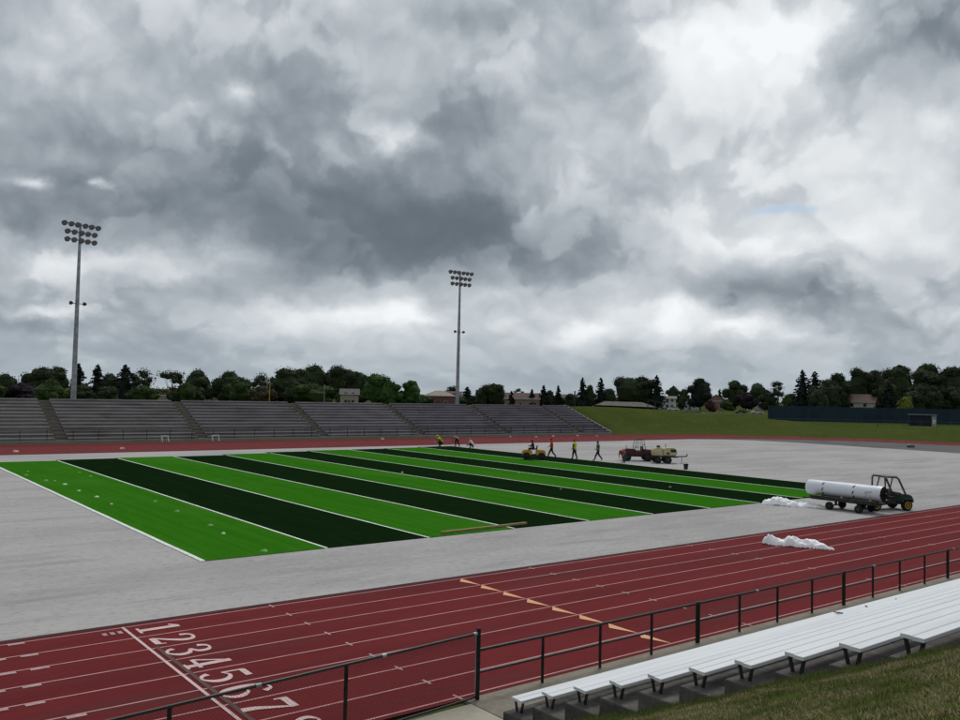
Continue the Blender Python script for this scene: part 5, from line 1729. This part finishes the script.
def person(loc, rotz, pose, shirt, trousers, label, vest=None, hat=None, sleeves='short', scale=1.0, z0=0.012):
    P_ = POSES[pose]
    root = put('person', None, None, label=label, cat='person', group='workers on the field', loc=(loc[0], loc[1], z0), rotz=rotz)
    root.scale = (scale,)*3
    V_ = [Vector(P_['pel']), Vector(P_['waist']), Vector(P_['chest']), Vector(P_['neck']), Vector(P_['head']), Vector(P_['top'])]
    rad = [(.175, .135), (.165, .13), (.195, .14), (.066, .066), (.09, .105), (.065, .075)]
    E_ = [(0, 1), (1, 2), (2, 3), (3, 4), (4, 5)]
    reg = ['torso', 'torso', 'torso', 'head', 'head']
    for i in (0, 1):
        b = len(V_)
        V_ += [Vector(P_['sh'][i]), Vector(P_['el'][i]), Vector(P_['wr'][i])]
        rad += [(.082,)*2, (.060,)*2, (.038,)*2]
        E_ += [(2, b), (b, b+1), (b+1, b+2)]
        reg += ['torso', 'uarm', 'larm']
        b = len(V_)
        V_ += [Vector(P_['hip'][i]), Vector(P_['kn'][i]), Vector(P_['an'][i]), Vector(P_['toe'][i])]
        rad += [(.115,)*2, (.085,)*2, (.062,)*2, (.046,)*2]
        E_ += [(0, b), (b, b+1), (b+1, b+2), (b+2, b+3)]
        reg += ['leg', 'leg', 'leg', 'foot']
    me_ = bpy.data.meshes.new('skeleton')
    me_.from_pydata([tuple(v) for v in V_], E_, [])
    tmp = bpy.data.objects.new('tmp', me_)
    COL.objects.link(tmp)
    sk = tmp.modifiers.new('skin', 'SKIN')
    for i, r in enumerate(rad):
        me_.skin_vertices[0].data[i].radius = r
        me_.skin_vertices[0].data[i].use_root = (i == 0)
    ss = tmp.modifiers.new('sub', 'SUBSURF')
    ss.levels = ss.render_levels = 2
    dg = bpy.context.evaluated_depsgraph_get()
    ev = tmp.evaluated_get(dg)
    em = ev.to_mesh()
    vs_ = [tuple(v.co) for v in em.vertices]
    fs = [tuple(p.vertices) for p in em.polygons]
    ev.to_mesh_clear()
    bpy.data.objects.remove(tmp)
    mats = [smat('cloth_'+shirt[0], shirt[1]), smat('cloth_'+trousers[0], trousers[1]), M_skin, M_shoe, M_hair]
    mi = []
    torso_f = []
    for fi, f in enumerate(fs):
        c = sum((Vector(vs_[q]) for q in f), Vector())/len(f)
        best, bd = None, 1e9
        for (a, b), rg in zip(E_, reg):
            A, B = V_[a], V_[b]
            t = max(0, min(1, (c-A).dot(B-A)/max(1e-6, (B-A).length_squared)))
            d = (c-(A+(B-A)*t)).length - (.06 if rg == 'torso' else 0)
            if d < bd:
                bd, best = d, rg
        m = {'torso': 0, 'head': 2, 'uarm': 0, 'larm': 0 if sleeves == 'long' else 2, 'leg': 1, 'foot': 3}[best]
        mi.append(m)
        if best == 'torso':
            torso_f.append(f)
    mb = MB()
    mb.v, mb.f, mb.m = list(vs_), list(fs), list(mi)
    for i, s in ((0, -1), (1, 1)):
        hand(mb, V_[[8, 15][i]] if False else Vector(P_['wr'][i]), Vector(P_['wr'][i])-Vector(P_['el'][i]), -s, 2)
    # face and ears
    hd = Vector(P_['head'])
    upv = (Vector(P_['top'])-hd).normalized()
    fw = Vector((0, 1, 0)) if pose not in ('bend',) else Vector((0, .35, -.94))
    fw = (fw-upv*fw.dot(upv)).normalized()
    rt = fw.cross(upv)
    mb.tube([hd+fw*.085+upv*.01, hd+fw*.118-upv*.012], [.012, .016], 6, 2)
    for s in (-1, 1):
        mb.tube([hd+fw*.082+rt*(.034*s)+upv*.02, hd+fw*.092+rt*(.034*s)+upv*.02], [.012, .006], 6, 4)
        mb.tube([hd+rt*(.078*s), hd+rt*(.10*s)-fw*.012], [.028, .018], 6, 2)
    mb.bar(hd+fw*.086-upv*.045-rt*.022, hd+fw*.086-upv*.045+rt*.022, .010, .008, 4)
    body = mb.build('body', mats, root, smooth=True)
    # hair
    hb = MB().lathe([(.098, .0), (.104, .045), (.088, .085), (.045, .112), (.01, .12)], hd-fw*.012, upv, 12)
    hb.build('hair', M_hair, root, smooth=True)
    if hat:
        hm = smat('hat_'+hat[0], hat[1])
        h_ = MB().lathe([(.112, .05), (.114, .085), (.095, .125), (.05, .152), (.01, .158)], hd-fw*.010, upv, 14)
        h_.bar(hd+fw*.10+upv*.058, hd+fw*.19+upv*.048, .15, .012, 0, up=tuple(upv))
        h_.build('cap', hm, root, smooth=True)
    if vest:
        idx = {}
        bmv = bmesh.new()
        for f in torso_f:
            fv = []
            for q in f:
                if q not in idx:
                    idx[q] = bmv.verts.new(vs_[q])
                fv.append(idx[q])
            try:
                bmv.faces.new(fv)
            except ValueError:
                pass
        bmesh.ops.recalc_face_normals(bmv, faces=bmv.faces)
        bmv.normal_update()
        for v in bmv.verts:
            v.co += v.normal*.016
        vm = bpy.data.meshes.new('vest')
        bmv.to_mesh(vm)
        bmv.free()
        vm.materials.append(smat('vest_'+vest[0], vest[1]))
        vm.shade_smooth()
        put('vest', vm, root)
    return root


RED = ('orange_red', (.50, .055, .025))
NAVY = ('navy', (.014, .016, .024))
BLACKC = ('black', (.010, .010, .011))
HIVIS = ('hi_vis_yellow', (.52, .60, .04))
GREENV = ('dull_green', (.16, .24, .11))
left = R(142)-math.pi/2       # local +Y forward turned to the left of the view
right = left+math.pi
person((44.6, 30.75), left+.1, 'walk', RED, BLACKC, 'person in orange-red shirt and cap walking behind the yellow roller', hat=('red', (.42, .03, .02)), sleeves='long', scale=1.05)
person((45.4, 28.5), left-.6, 'stand', BLACKC, NAVY, 'person in yellow safety vest and dark trousers standing by the turf edge', vest=HIVIS, sleeves='short', scale=1.05)
person((46.3, 26.35), left+.15, 'walk', BLACKC, BLACKC, 'person in dull green vest and black trousers striding along the turf edge', vest=GREENV, scale=1.03)
person((47.1, 23.95), left+.9, 'bend', ('pale_red', (.42, .10, .07)), ('jeans', (.045, .06, .085)), 'person in pale red shirt and jeans bending over beside the maroon tractor', hat=('red', (.42, .03, .02)), scale=1.03)
person((41.22, 29.52), left, 'sit', ('dark_maroon', (.045, .016, .014)), NAVY, 'person in red cap and dark top riding on the yellow roller', hat=('red', (.42, .03, .02)), sleeves='long', z0=0.93)
person((44.6, 48.75), left+.5, 'squat', ('dark_grey', (.02, .02, .022)), NAVY, 'person in bright yellow-green vest squatting at the far edge of the turf', vest=HIVIS, hat=('hi_vis', (.50, .55, .05)), scale=1.2)
person((46.0, 47.6), R(10), 'bend', ('tan', (.26, .17, .09)), BLACKC, 'person in tan shirt and black trousers stooping at the far turf edge', sleeves='long', scale=1.05)
person((45.9, 44.7), left-.3, 'squat', ('white_shirt', (.58, .50, .44)), NAVY, 'person in whitish shirt squatting at the far turf edge', hat=('pink', (.55, .22, .15)), scale=1.05)
